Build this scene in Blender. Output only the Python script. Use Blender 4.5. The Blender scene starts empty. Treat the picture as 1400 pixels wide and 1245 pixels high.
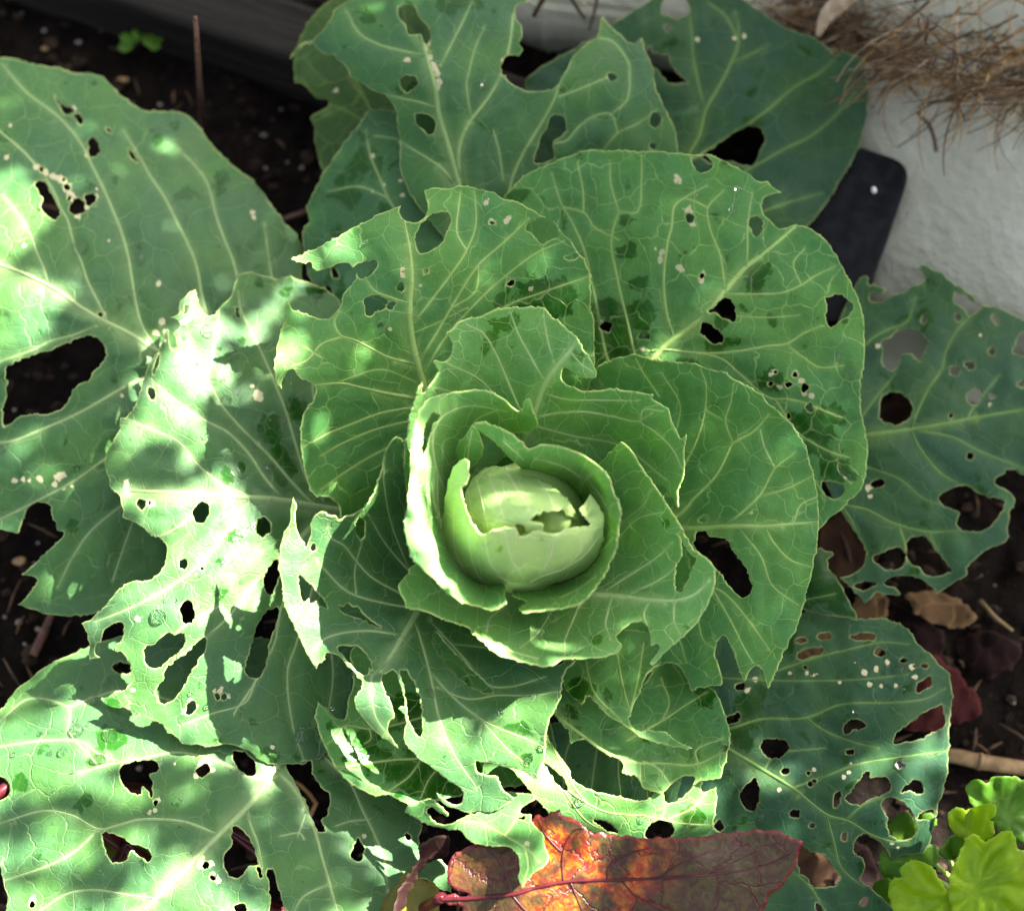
import bpy, bmesh, math, random
import numpy as np
from mathutils import Vector, geometry as mgeo
random.seed(7); RNG = np.random.default_rng(11)
SC = bpy.context.scene
COL = SC.collection
R = math.radians

# ------------------------------------------------------------------ camera
TILT = R(18.0); LENS = 60.0
CAM = np.array([0.0, -0.305, 1.05])
cd = bpy.data.cameras.new('camera'); cam = bpy.data.objects.new('camera', cd); COL.objects.link(cam)
cam.location = CAM; cam.rotation_euler = (TILT, 0, 0)
cd.lens = LENS; cd.sensor_width = 36.0; cd.clip_start = 0.02; cd.clip_end = 200.0
cd.dof.use_dof = True; cd.dof.focus_distance = 0.945; cd.dof.aperture_fstop = 4.2
SC.camera = cam

# ------------------------------------------------------------------ light
SUN_EL = R(45.0); SUN_DIR = np.array([0.83 * math.cos(SUN_EL), 0.558 * math.cos(SUN_EL), math.sin(SUN_EL)])
SUN_DIR = SUN_DIR / np.linalg.norm(SUN_DIR)
w = bpy.data.worlds.new('World'); SC.world = w; w.use_nodes = True
nt = w.node_tree; bg = nt.nodes['Background']
sky = nt.nodes.new('ShaderNodeTexSky'); sky.sky_type = 'NISHITA'; sky.sun_disc = False
sky.air_density = 1.0; sky.dust_density = 5.0; sky.ozone_density = .3; sky.sun_elevation = SUN_EL; sky.sun_rotation = math.atan2(SUN_DIR[0], SUN_DIR[1])
hz = nt.nodes.new('ShaderNodeHueSaturation'); hz.inputs['Saturation'].default_value = .52   # sky desaturated to tone down its blue tint
nt.links.new(sky.outputs[0], hz.inputs['Color']); nt.links.new(hz.outputs[0], bg.inputs[0]); bg.inputs[1].default_value = 0.052
sl = bpy.data.lights.new('sun', 'SUN'); sl.energy = 5.0; sl.angle = R(0.53); sl.color = (1.0, 0.97, 0.90)
so = bpy.data.objects.new('sun', sl); COL.objects.link(so)
so.rotation_euler = Vector((-SUN_DIR[0], -SUN_DIR[1], -SUN_DIR[2])).to_track_quat('-Z', 'Y').to_euler()
so.location = (1.5, 1.0, 2.0)
SC.view_settings.view_transform = 'Standard'; SC.view_settings.look = 'None'
SC.view_settings.gamma = 1.0; SC.view_settings.use_curve_mapping = False
SC.view_settings.exposure = 3.33
SC.cycles.diffuse_bounces = 2

# ------------------------------------------------------------------ rays: a place on the photo at height z -> a point of the bed
_c, _s = math.cos(TILT), math.sin(TILT)
def at(px, py, z):
    """px,py in photo pixels (1400 x 1245), z in metres above the soil -> Nx3 points"""
    px = np.asarray(px, float); py = np.asarray(py, float); z = np.asarray(z, float)
    k = 36.0 / LENS / 1400.0
    x = (px - 700.0) * k; y = -(py - 622.5) * k
    dx = x; dy = y * _c + _s; dz = y * _s - _c
    t = (z - CAM[2]) / dz
    return np.stack([CAM[0] + dx * t, CAM[1] + dy * t, CAM[2] + dz * t], -1)
def topx(P):
    P = np.asarray(P, float) - CAM
    yc = P[..., 1] * _c + P[..., 2] * _s; zc = -P[..., 1] * _s + P[..., 2] * _c
    k = 36.0 / LENS / 1400.0
    return 700 + P[..., 0] / (-zc) / k, 622.5 - yc / (-zc) / k

def tag(o, label=None, cat=None, group=None, kind=None):
    if label: o['label'] = label
    if cat: o['category'] = cat
    if group: o['group'] = group
    if kind: o['kind'] = kind
    return o
def empty(name, loc):
    o = bpy.data.objects.new(name, None); COL.objects.link(o); o.location = loc; o.empty_display_size = 0.02
    return o
def mesh_obj(name, V, F, mat, parent=None, smooth=True):
    m = bpy.data.meshes.new(name)
    m.from_pydata([tuple(v) for v in V], [], [tuple(int(i) for i in f) for f in F])
    if smooth: m.polygons.foreach_set('use_smooth', [True] * len(m.polygons))
    if mat: m.materials.append(mat)
    m.update()
    o = bpy.data.objects.new(name, m); COL.objects.link(o)
    if parent is not None:
        o.parent = parent; o.location = -Vector(world_loc(parent))
    return o
def world_loc(o):
    l = Vector((0, 0, 0))
    while o is not None: l = l + o.location; o = o.parent
    return l
class MB:
    """collects tubes, blobs and boxes into one mesh"""
    def __init__(s): s.v = []; s.f = []
    def add(s, V, F):
        b = len(s.v); s.v += [tuple(v) for v in V]; s.f += [tuple(int(i) + b for i in f) for f in F]
    def tube(s, P, rad, n=6, cap=True):
        P = [np.array(p, float) for p in P]; rad = list(rad) if hasattr(rad, '__len__') else [rad] * len(P)
        V = []; F = []; prev = None
        for i, p in enumerate(P):
            t = P[min(i + 1, len(P) - 1)] - P[max(i - 1, 0)]; t = t / (np.linalg.norm(t) + 1e-12)
            a = prev if prev is not None else (np.array([0, 0, 1.0]) if abs(t[2]) < .9 else np.array([1.0, 0, 0]))
            u = a - t * np.dot(a, t); u = u / (np.linalg.norm(u) + 1e-12); q = np.cross(t, u); prev = u
            for k in range(n):
                an = 2 * math.pi * k / n; V.append(p + rad[i] * (u * math.cos(an) + q * math.sin(an)))
        for i in range(len(P) - 1):
            for k in range(n):
                F.append((i * n + k, i * n + (k + 1) % n, (i + 1) * n + (k + 1) % n, (i + 1) * n + k))
        if cap: F.append(tuple(range(n))[::-1]); F.append(tuple((len(P) - 1) * n + k for k in range(n)))
        s.add(V, F); return s
    def blob(s, c, r, rough=.2, sub=1, squash=(1, 1, 1)):
        V, F = ICO[sub]; d = 1 + rough * (RNG.random(len(V)) - .5) * 2
        s.add(np.array(c) + V * d[:, None] * r * np.array(squash), F); return s
    def build(s, name, mat, parent=None, smooth=True): return mesh_obj(name, s.v, s.f, mat, parent, smooth)
def _ico(sub):
    b = bmesh.new(); bmesh.ops.create_icosphere(b, subdivisions=sub, radius=1)
    V = np.array([v.co[:] for v in b.verts]); F = [tuple(v.index for v in f.verts) for f in b.faces]; b.free(); return V, F
ICO = {i: _ico(i) for i in (1, 2, 3)}

# ------------------------------------------------------------------ materials
class NT:
    def __init__(s, name):
        s.m = bpy.data.materials.new(name); s.m.use_nodes = True; s.t = s.m.node_tree
        s.n = s.t.nodes; s.p = s.n['Principled BSDF']; s.out = s.n['Material Output']
    def new(s, typ, **kw):
        nd = s.n.new(typ)
        for k, v in kw.items():
            if k.startswith('i_'):
                key = k[2:]; nd.inputs[int(key) if key.isdigit() else key.replace('_', ' ')].default_value = v
            else: setattr(nd, k, v)
        return nd
    def l(s, a, b): s.t.links.new(a, b)
    def math(s, op, a, b=None, clamp=False):
        nd = s.new('ShaderNodeMath', operation=op, use_clamp=clamp)
        for i, x in enumerate((a, b)):
            if x is None: continue
            if isinstance(x, (int, float)): nd.inputs[i].default_value = x
            else: s.l(x, nd.inputs[i])
        return nd.outputs[0]
    def mix(s, f, a, b, blend='MIX'):
        nd = s.new('ShaderNodeMix', data_type='RGBA', blend_type=blend)
        for sock, x in ((nd.inputs[0], f), (nd.inputs[6], a), (nd.inputs[7], b)):
            if isinstance(x, (int, float)): sock.default_value = x
            elif isinstance(x, tuple): sock.default_value = (*x[:3], 1)
            else: s.l(x, sock)
        return nd.outputs[2]
    def ramp(s, f, a, b, lo=0.0, hi=1.0):
        nd = s.new('ShaderNodeMapRange', interpolation_type='SMOOTHSTEP'); s.l(f, nd.inputs[0])
        for i, x in zip((1, 2, 3, 4), (a, b, lo, hi)): nd.inputs[i].default_value = x
        return nd.outputs[0]
    def noise(s, vec, scale, detail=3, rough=.5, dist=0.0):
        nd = s.new('ShaderNodeTexNoise', i_Scale=scale, i_Detail=detail, i_Roughness=rough, i_Distortion=dist)
        if vec is not None: s.l(vec, nd.inputs['Vector'])
        return nd
    def bump(s, h, strength, dist):
        nd = s.new('ShaderNodeBump', i_Strength=strength, i_Distance=dist); s.l(h, nd.inputs['Height']); return nd.outputs[0]

def simple_mat(name, c1, c2, scale=40, rough=.7, bump=.3, bd=.002, detail=5, spec=.3):
    q = NT(name); tc = q.new('ShaderNodeTexCoord'); nz = q.noise(tc.outputs['Object'], scale, detail, .6)
    f = q.ramp(nz.outputs[0], .35, .68); q.l(q.mix(f, c1, c2), q.p.inputs['Base Color'])
    q.p.inputs['Roughness'].default_value = rough; q.p.inputs['Specular IOR Level'].default_value = spec
    if bump: q.l(q.bump(nz.outputs[0], bump, bd), q.p.inputs['Normal'])
    return q.m

def leaf_mat(name, dry, dry2, wet, vein, rim, trans, tw=.28, wetbias=0.0, fine=1.0, rough=.48, cell=2.3, netw=.62, spec=.2):
    """waxy cabbage leaf: bloom, wet patches, net of fine veins, pale eaten rims, translucent blade.
    attribute 'mark' = (vein, rim, scar, wet)"""
    q = NT(name)
    uv = q.new('ShaderNodeUVMap').outputs[0]
    at_ = q.new('ShaderNodeAttribute', attribute_name='mark'); sp = q.new('ShaderNodeSeparateColor'); q.l(at_.outputs['Color'], sp.inputs[0])
    av, ae, asc, aw = sp.outputs[0], sp.outputs[1], sp.outputs[2], at_.outputs['Alpha']
    n0 = q.noise(uv, 2.2, 3, .5)
    vm = q.new('ShaderNodeVectorMath', operation='MULTIPLY_ADD'); q.l(n0.outputs['Color'], vm.inputs[0])
    vm.inputs[1].default_value = (.42, .42, 0); q.l(uv, vm.inputs[2]); uvd = vm.outputs[0]
    def net(sc, w0, w1):
        v = q.new('ShaderNodeTexVoronoi', feature='DISTANCE_TO_EDGE', voronoi_dimensions='2D', i_Scale=sc, i_Randomness=.95)
        q.l(uvd, v.inputs['Vector']); return q.ramp(v.outputs['Distance'], w0, w1, 1.0, 0.0), v
    l1, v1 = net(cell, .007, .030); l2, v2 = net(cell * 2.9, .01, .07)
    nfade = q.noise(uv, 1.4, 2); l1 = q.math('MULTIPLY', l1, q.ramp(nfade.outputs[0], .3, .6, .45, .95))
    l2 = q.math('MULTIPLY', l2, .22 * fine)
    fv = q.math('MAXIMUM', q.math('MULTIPLY', l1, fine), l2)
    big = q.noise(uv, .9, 4, .55); mid = q.noise(uv, 6.0, 5, .6); fin = q.noise(uv, 38, 3, .6)
    c = q.mix(q.ramp(big.outputs[0], .38, .64), dry, dry2)
    c = q.mix(q.ramp(mid.outputs[0], .35, .75, 0, .30), c, tuple(x * 1.5 + .012 for x in dry))
    spk = q.ramp(fin.outputs[0], .60, .74, 0, .22); c = q.mix(spk, c, tuple(min(1, x * 2.0 + .03) for x in dry))
    # wet film
    wn = q.noise(uv, 2.6, 8, .64, .4)
    wsum = q.math('ADD', wn.outputs[0], q.math('MULTIPLY', q.math('SUBTRACT', aw, .5), .40))
    wm = q.ramp(wsum, .60 - wetbias, .655 - wetbias)
    c = q.mix(q.math('MULTIPLY', wm, .9), c, wet)
    # veins, rims, scars
    c = q.mix(q.math('MULTIPLY', fv, netw), c, vein)
    c = q.mix(q.math('MULTIPLY', av, .92, True), c, vein)
    scn = q.math('ADD', asc, q.math('MULTIPLY', q.math('SUBTRACT', q.noise(uv, 13, 4, .6).outputs[0], .5), 2.2)); c = q.mix(q.ramp(scn, .55, .68), c, (.52, .48, .28)); rn = q.noise(uv, 5.5, 4, .6); c = q.mix(q.math('MULTIPLY', ae, q.ramp(rn.outputs[0], .36, .62, .25, 1.0)), c, q.mix(q.ramp(rn.outputs[0], .60, .72), rim, (.34, .30, .12)))
    q.l(c, q.p.inputs['Base Color'])
    rr = q.math('ADD', q.math('MULTIPLY', wm, -.30), q.ramp(mid.outputs[0], .3, .7, rough - .05, rough + .08)); q.l(rr, q.p.inputs['Roughness'])
    q.p.inputs['Specular IOR Level'].default_value = spec
    hb = q.math('ADD', q.math('MULTIPLY', fv, -.8), q.math('MULTIPLY', mid.outputs[0], .9))
    hb = q.math('ADD', hb, q.math('MULTIPLY', fin.outputs[0], .12))
    bn = q.bump(hb, .5, .0014); q.l(bn, q.p.inputs['Normal'])
    tr = q.new('ShaderNodeBsdfTranslucent')
    tcx = q.mix(q.math('MULTIPLY', q.math('MAXIMUM', av, fv), .6), trans, tuple(min(1, x * 1.5) for x in trans)); q.l(tcx, tr.inputs[0])
    ms = q.new('ShaderNodeMixShader'); ms.inputs[0].default_value = tw
    q.l(q.p.outputs[0], ms.inputs[1]); q.l(tr.outputs[0], ms.inputs[2]); q.l(ms.outputs[0], q.out.inputs[0])
    return q.m

RIM = (.46, .52, .17)
MAT = {}
MAT['outer'] = leaf_mat('outer leaf', (.038, .112, .041), (.050, .140, .031), (.009, .062, .003), (.28, .41, .15), RIM, (.15, .32, .02), wetbias=0, netw=.20)
MAT['blue'] = leaf_mat('glaucous outer leaf', (.043, .117, .040), (.056, .146, .032), (.010, .066, .003), (.34, .46, .19), (.48, .56, .20), (.16, .34, .03), wetbias=0, netw=.22, spec=.26)
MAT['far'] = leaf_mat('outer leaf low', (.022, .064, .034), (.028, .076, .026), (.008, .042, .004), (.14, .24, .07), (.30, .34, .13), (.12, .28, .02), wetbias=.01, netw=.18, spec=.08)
MAT['rose'] = leaf_mat('rosette leaf', (.064, .194, .052), (.088, .232, .044), (.009, .070, .002), (.40, .56, .17), (.52, .60, .19), (.19, .38, .02), wetbias=-.01, netw=.42)
MAT['inner'] = leaf_mat('wrapper leaf', (.145, .345, .105), (.190, .400, .100), (.04, .17, .008), (.62, .76, .34), (.58, .66, .22), (.26, .46, .04), wetbias=-.04, cell=2.8)
MAT['heart'] = leaf_mat('heart leaf', (.42, .63, .21), (.52, .69, .23), (.26, .48, .04), (.72, .80, .42), (.70, .76, .34), (.46, .60, .10), wetbias=-.05, rough=.42, cell=2.0, fine=.9)
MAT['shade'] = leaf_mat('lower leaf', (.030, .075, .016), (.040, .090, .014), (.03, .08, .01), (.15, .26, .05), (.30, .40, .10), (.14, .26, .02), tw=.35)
# ------------------------------------------------------------------ leaf builder
def parse(s):
    out = []
    for tok in s.split():
        c = tok.endswith('*'); x, y = tok.rstrip('*').split(','); out.append((float(x), float(y), c))
    return out
def smooth(s, closed=True, step=2.6, jit=.55, seed=0):
    """rounds a traced line off (points with * stay sharp) and gives it the small raggedness of a leaf rim"""
    P = parse(s) if isinstance(s, str) else s
    n = len(P); X = np.array([p[:2] for p in P]); cor = [p[2] for p in P]; out = []
    rg = np.random.default_rng(seed + 5)
    for i in range(n if closed else n - 1):
        a, b = X[i], X[(i + 1) % n]
        pa = X[(i - 1) % n] if (closed or i > 0) else a; nb = X[(i + 2) % n] if (closed or i + 2 < n) else b
        ln = np.linalg.norm(b - a); m = max(1, int(round(ln / step)))
        ta = (b - a) if cor[i] else (b - pa) * ln / (np.linalg.norm(b - a) + np.linalg.norm(a - pa) + 1e-6)
        tb = (b - a) if cor[(i + 1) % n] else (nb - a) * ln / (np.linalg.norm(nb - b) + ln + 1e-6)
        for k in range(m):
            u = k / m; u2, u3 = u * u, u * u * u
            out.append((2*u3-3*u2+1)*a + (u3-2*u2+u)*ta + (-2*u3+3*u2)*b + (u3-u2)*tb)
    if not closed: out.append(X[-1])
    out = np.array(out)
    if jit and closed and len(out) > 6:
        nrm = np.roll(out, -1, 0) - np.roll(out, 1, 0); nrm = np.stack([nrm[:, 1], -nrm[:, 0]], -1); nrm /= np.linalg.norm(nrm, axis=1)[:, None] + 1e-9
        j = rg.normal(size=len(out)); j2 = (j + np.roll(j, 1) + np.roll(j, 2)) / 1.7
        tooth = (rg.random(len(out)) < .11) * 1.5 * (jit > .5)
        if ((out * np.roll(nrm, 0, 0)).sum() - (out.mean(0) * nrm).sum()) < 0: tooth = -tooth
        out = out + nrm * (j2 * jit + tooth)[:, None]
    return out
def ell(cx, cy, rx, ry=None, rot=0, seed=0):
    ry = rx if ry is None else ry; n = 7 if rx + ry < 12 else 10; a = R(rot); o = []
    rg = np.random.default_rng(int(cx * 7 + cy * 3) % 9999)
    for k in range(n):
        t = 2 * math.pi * k / n; q = 1 + rg.uniform(-.18, .18); x, y = rx * q * math.cos(t), ry * q * math.sin(t)
        o.append((cx + x * math.cos(a) - y * math.sin(a), cy + x * math.sin(a) + y * math.cos(a), False))
    return o
def inside(P, loops):
    r = np.zeros(len(P), bool)
    for L in loops:
        x0, y0 = L[:, 0], L[:, 1]; x1, y1 = np.roll(x0, -1), np.roll(y0, -1)
        for s in range(0, len(P), 4000):
            px, py = P[s:s+4000, 0][:, None], P[s:s+4000, 1][:, None]
            c = (y0 > py) != (y1 > py)
            with np.errstate(divide='ignore', invalid='ignore'):
                xi = x0 + (py - y0) * (x1 - x0) / (y1 - y0)
            r[s:s+4000] ^= ((c & (px < xi)).sum(1) % 2).astype(bool)
    return r
def dseg(P, A, B, cap=48.0):
    """distance of points to a set of short segments, the index of the nearest and the place along it (far points: cap)"""
    d = np.full(len(P), 1e3); ix = np.zeros(len(P), int); tt = np.zeros(len(P))
    if not len(P): return d, ix, tt
    M = (A + B) / 2; rad = np.sqrt(((B - A) ** 2).sum(1)).max() / 2; T = 44.0
    key = np.floor(P / T).astype(int); kk = key[:, 0] * 100003 + key[:, 1]; order = np.argsort(kk, kind='stable'); st = np.r_[0, np.flatnonzero(np.diff(kk[order])) + 1, len(P)]
    for a, b in zip(st[:-1], st[1:]):
        id_ = order[a:b]; Q = P[id_]; lo, hi = Q.min(0), Q.max(0); m = cap + rad
        s = np.flatnonzero((M[:, 0] > lo[0] - m) & (M[:, 0] < hi[0] + m) & (M[:, 1] > lo[1] - m) & (M[:, 1] < hi[1] + m))
        if not len(s): continue
        a_ = A[s]; ab = B[s] - a_; L2 = (ab ** 2).sum(1) + 1e-9
        rx = Q[:, :1] - a_[:, 0]; ry = Q[:, 1:] - a_[:, 1]
        t = np.clip((rx * ab[:, 0] + ry * ab[:, 1]) / L2, 0, 1); rx -= t * ab[:, 0]; ry -= t * ab[:, 1]; e = rx * rx + ry * ry
        k = e.argmin(1); n = np.arange(len(Q)); d[id_] = np.sqrt(e[n, k]); ix[id_] = s[k]; tt[id_] = t[n, k]
    return d, ix, tt
class TPS:
    def __init__(s, ctrl, lam=4.0):
        C = np.array(ctrl, float); s.X = C[:, :2] / 100; z = C[:, 2] / 100; n = len(C)
        K = s.k(s.X, s.X) + np.eye(n) * lam * 1e-3; Pm = np.c_[np.ones(n), s.X]
        A = np.block([[K, Pm], [Pm.T, np.zeros((3, 3))]]); s.w = np.linalg.solve(A, np.r_[z, 0, 0, 0])
    @staticmethod
    def k(a, b):
        r2 = ((a[:, None] - b[None]) ** 2).sum(2); return r2 * np.log(r2 + 1e-9) * .5
    def __call__(s, P):
        X = P / 100; return s.k(X, s.X) @ s.w[:-3] + s.w[-3] + X @ s.w[-2:]
def wob(P, sc, seed):
    """soft pseudo-noise made of a few crossing waves"""
    rg = np.random.default_rng(seed); v = 0
    for i in range(7):
        a = rg.uniform(0, 2 * math.pi); f = rg.uniform(.6, 1.5) / sc * 2 * math.pi
        v = v + np.sin((P[:, 0] * math.cos(a) + P[:, 1] * math.sin(a)) * f + rg.uniform(0, 7))
    return v / 7
LEAF = {}
def leaf(key, name, label, mat, out, ctrl, veins=(), holes=(), scars=(), wet=(), wetbase=.5, step=6.5, parent="cab",
         bulge=.0028, wave=.0020, thick=.0007, jit=.55, lam=4.0, rib=True, rimw=2.4, ruff=0.0, veinw=1.0, small=()):
    sd = sum(ord(c) for c in key) * 13
    loops = [smooth(out, True, 2.8, jit, sd)]
    hs = list(holes) + [ell(*h) for h in small]
    for i, h in enumerate(hs): loops.append(smooth(h, True, 2.2, jit * 1.25, sd + i + 1))
    tps = TPS(ctrl, lam)
    VP = [(smooth(parse(v[0]), False, 4.0, 0), v[1], v[2]) for v in veins]
    sA = []; sB = []; sw = []
    for P, w0, w1 in VP:
        ww = np.linspace(w0, w1, len(P)); sA.append(P[:-1]); sB.append(P[1:]); sw.append(ww[:-1])
    if VP: sA = np.concatenate(sA); sB = np.concatenate(sB); sw = np.concatenate(sw) * veinw; sw = np.where(sw > 5, sw, np.where(sw < 2.2, sw * .55 + .25, sw * .74 + .1))
    bA = np.concatenate(loops); bB = np.concatenate([np.roll(L, -1, 0) for L in loops])
    def height(P):
        P = np.asarray(P, float).reshape(-1, 2); z = tps(P)
        z = z + wave * wob(P, 95, sd) + wave * .45 * wob(P, 38, sd + 1)
        if VP and bulge:
            d, ix, t = dseg(P, sA, sB); ws = np.clip(sw[ix] / 5.0, .35, 1.2)
            z = z + bulge * ws * (1 - np.exp(-(d / (9 + 9 * ws)) ** 2))
        if ruff:
            d, ix, t = dseg(P, bA[:len(loops[0])], bB[:len(loops[0])])
            z = z + ruff * np.exp(-d / 14.0) * np.sin(ix * .21 + sd)
        return z
    def surf(P): return at(P[:, 0], P[:, 1], height(P))
    # points of the sheet
    pts = [np.concatenate(loops)]; cons = []; b = 0
    for L in loops:
        n = len(L); cons += [(b + i, b + (i + 1) % n) for i in range(n)]; b += n
    extra = []
    for L in loops:
        t = np.roll(L, -1, 0) - np.roll(L, 1, 0); nn = np.stack([-t[:, 1], t[:, 0]], -1); nn /= np.linalg.norm(nn, axis=1)[:, None] + 1e-9
        for off in (rimw, -rimw): extra.append((L + nn * off)[::1])
    ring = np.concatenate(extra); ring = ring[inside(ring, loops)]
    d, _, _ = dseg(ring, bA, bB); ring = ring[d > rimw * .72]
    vpts = []
    for P, w0, w1 in VP:
        t = np.gradient(P, axis=0); nn = np.stack([-t[:, 1], t[:, 0]], -1); nn /= np.linalg.norm(nn, axis=1)[:, None] + 1e-9
        ww = np.linspace(w0, w1, len(P)) * veinw; ww = (np.where(ww > 5, ww, np.where(ww < 2.2, ww * .55 + .25, ww * .74 + .1)) * .4)[:, None]
        vpts += [P] + [P + nn * ww * k for k in (-1, 1)] + [P + nn * (ww + 1.0) * k for k in (-1, 1)]
    spts = [np.array([(x + q * r * math.cos(a), y + q * r * math.sin(a)) for q in (0, .6, 1.1) for a in np.arange(0, 6.28, .9)]) for x, y, r in scars]
    bb0, bb1 = loops[0].min(0), loops[0].max(0)
    gx, gy = np.meshgrid(np.arange(bb0[0], bb1[0], step), np.arange(bb0[1], bb1[1], step * .87))
    gx = gx + (np.arange(gx.shape[0]) % 2)[:, None] * step * .5; g = np.stack([gx.ravel(), gy.ravel()], -1)
    g = g + np.random.default_rng(sd).normal(size=g.shape) * step * .1
    if vpts:
        vp = np.concatenate(vpts); vp = vp[inside(vp, loops)]
        if len(vp):
            d, _, _ = dseg(vp, bA, bB); vp = vp[d > 1.5]
        d, ix, _ = dseg(g, sA, sB); g = g[d > sw[ix] * .5 + 4]
    else: vp = np.zeros((0, 2))
    g = g[inside(g, loops)]; d, _, _ = dseg(g, bA, bB); g = g[d > rimw + 2]
    sp_ = np.concatenate(spts) if spts else np.zeros((0, 2))
    if len(sp_):
        sp_ = sp_[inside(sp_, loops)]
        if len(sp_): d, _, _ = dseg(sp_, bA, bB); sp_ = sp_[d > 1]
    allp = np.concatenate([pts[0], ring, vp, sp_, g])
    cv, ce, cf, _, _, _ = mgeo.delaunay_2d_cdt([Vector(p) for p in allp], cons, [], 0, .05)
    P2 = np.array([v[:] for v in cv]); T = np.array([f[:] for f in cf if len(f) == 3])
    T = T[inside(P2[T].mean(1), loops)]
    used = np.unique(T); mp = -np.ones(len(P2), int); mp[used] = np.arange(len(used)); P2 = P2[used]; T = mp[T]
    a = P2[T]; ar = (a[:, 1, 0]-a[:, 0, 0])*(a[:, 2, 1]-a[:, 0, 1]) - (a[:, 1, 1]-a[:, 0, 1])*(a[:, 2, 0]-a[:, 0, 0])
    T[ar > 0] = T[ar > 0][:, ::-1]                                   # faces look up
    V = surf(P2)
    # marks: vein, rim, scar, wet
    db, _, _ = dseg(P2, bA, bB); mk = np.zeros((len(P2), 4))
    mk[:, 1] = np.clip(1 - db / (rimw * .95), 0, 1) * .85
    if VP:
        dv, ix, t = dseg(P2, sA, sB); ww = sw[ix]
        mk[:, 0] = np.clip(1.0 - (dv - ww * .4) / 1.0, 0, 1) * np.clip(.62 + ww / 8, 0, 1) * .9 + np.where(ww > 5, .38, .15) * np.exp(-(dv / (ww * 1.7 + 1.0)) ** 2)
    for x, y, r in scars:
        dd = np.hypot(P2[:, 0] - x, P2[:, 1] - y); mk[:, 2] = np.maximum(mk[:, 2], np.clip(1.5 - dd / r, 0, 1))
    mk[:, 3] = wetbase
    for x, y, r in wet:
        dd = np.hypot(P2[:, 0] - x, P2[:, 1] - y); mk[:, 3] = mk[:, 3] + .62 * np.clip(1.4 - dd / r, 0, 1)
    o = mesh_obj(name, V, T, MAT[mat], CAB if parent == "cab" else parent); me = o.data
    ca = me.attributes.new('mark', 'FLOAT_COLOR', 'POINT'); ca.data.foreach_set('color', np.clip(mk, 0, 1.5).astype(np.float32).ravel())
    uvl = me.uv_layers.new(name='UVMap'); li = np.zeros(len(me.loops), np.int32); me.loops.foreach_get('vertex_index', li)
    off = np.array([(sd % 17) * 1.7, (sd % 11) * 2.3]); uvl.data.foreach_set('uv', (P2[li] / 100 + off).astype(np.float32).ravel())
    so_ = o.modifiers.new('thickness', 'SOLIDIFY'); so_.thickness = thick; so_.offset = -1
    if label: o['label'] = label
    LEAF[key] = dict(h=height, obj=o, loops=loops, surf=surf)
    # ribs standing a little proud: sub-parts of the leaf
    if rib:
        for i, (P, w0, w1) in enumerate(VP):
            if max(w0, w1) < 2.6: continue
            k = inside(P, loops)
            # longest run inside the blade
            best = (0, 0); s0 = None
            for j in range(len(P) + 1):
                if j < len(P) and k[j]:
                    if s0 is None: s0 = j
                elif s0 is not None:
                    if j - s0 > best[1] - best[0]: best = (s0, j)
                    s0 = None
            if best[1] - best[0] < 4: continue
            ww = np.linspace(w0, w1, len(P))[best[0]:best[1]] * veinw; ww = np.where(ww > 5, ww, np.where(ww < 2.2, ww * .55 + .25, ww * .74 + .1)) * .5; Q = P[best[0]:best[1]]
            t = np.gradient(Q, axis=0); nn = np.stack([-t[:, 1], t[:, 0]], -1); nn /= np.linalg.norm(nn, axis=1)[:, None] + 1e-9
            rows = []; mkr = []
            for f, hz, mv in ((-1.05, -.0003, .55), (-.6, .5, .9), (0, .8, 1.0), (.6, .5, .9), (1.05, -.0003, .55)):
                q = Q + nn * (ww * f)[:, None]; S0 = surf(q); e = 1.5
                du = surf(q + [e, 0]) - S0; dv_ = surf(q + [0, e]) - S0; N = -np.cross(du, dv_); N /= np.linalg.norm(N, axis=1)[:, None] + 1e-12
                hh = (ww * 4.1e-4 * hz)[:, None] if hz > 0 else hz
                rows.append(S0 + N * hh); mkr.append(np.full(len(q), mv))
            m = len(Q); VV = np.concatenate(rows); FF = []
            for r in range(4):
                for j in range(m - 1): FF.append((r*m+j, r*m+j+1, (r+1)*m+j+1, (r+1)*m+j))
            ro = mesh_obj('midrib' if i == 0 else 'side_vein', VV, FF, MAT[mat], o)
            tap = np.clip(np.tile(np.minimum(np.arange(m), np.arange(m)[::-1]) / 5.0, 5), .3, 1)
            mr = np.zeros((5 * m, 4)); mr[:, 0] = np.concatenate(mkr) * np.clip(.62 + np.tile(ww, 5) / 5, 0, 1) * tap; mr[:, 3] = wetbase
            ra = ro.data.attributes.new('mark', 'FLOAT_COLOR', 'POINT'); ra.data.foreach_set('color', mr.astype(np.float32).ravel())
            ul = ro.data.uv_layers.new(name='UVMap'); li = np.zeros(len(ro.data.loops), np.int32); ro.data.loops.foreach_get('vertex_index', li)
            QQ = np.tile(Q, (5, 1)); ul.data.foreach_set('uv', (QQ[li] / 100 + off).astype(np.float32).ravel())
    return o
# ------------------------------------------------------------------ soil, edging, wall
def soil_h(x, y):
    P = np.stack([np.ravel(x), np.ravel(y)], -1) * 1000
    return (.006 * wob(P, 130, 1) + .004 * wob(P, 47, 2) + .0028 * wob(P, 17, 3) + .0016 * wob(P, 8, 4)).reshape(np.shape(x)) - .040
qs = NT('soil'); tcs = qs.new('ShaderNodeTexCoord'); n1 = qs.noise(tcs.outputs['Object'], 55, 8, .7); n2 = qs.noise(tcs.outputs['Object'], 240, 4, .6)
cs = qs.mix(qs.ramp(n1.outputs[0], .35, .7), (.0025, .0017, .0012), (.010, .0062, .004)); cs = qs.mix(qs.ramp(n2.outputs[0], .62, .72, 0, .6), cs, (.030, .018, .010))
qs.l(cs, qs.p.inputs['Base Color']); qs.p.inputs['Roughness'].default_value = .9; qs.p.inputs['Specular IOR Level'].default_value = .08
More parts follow.
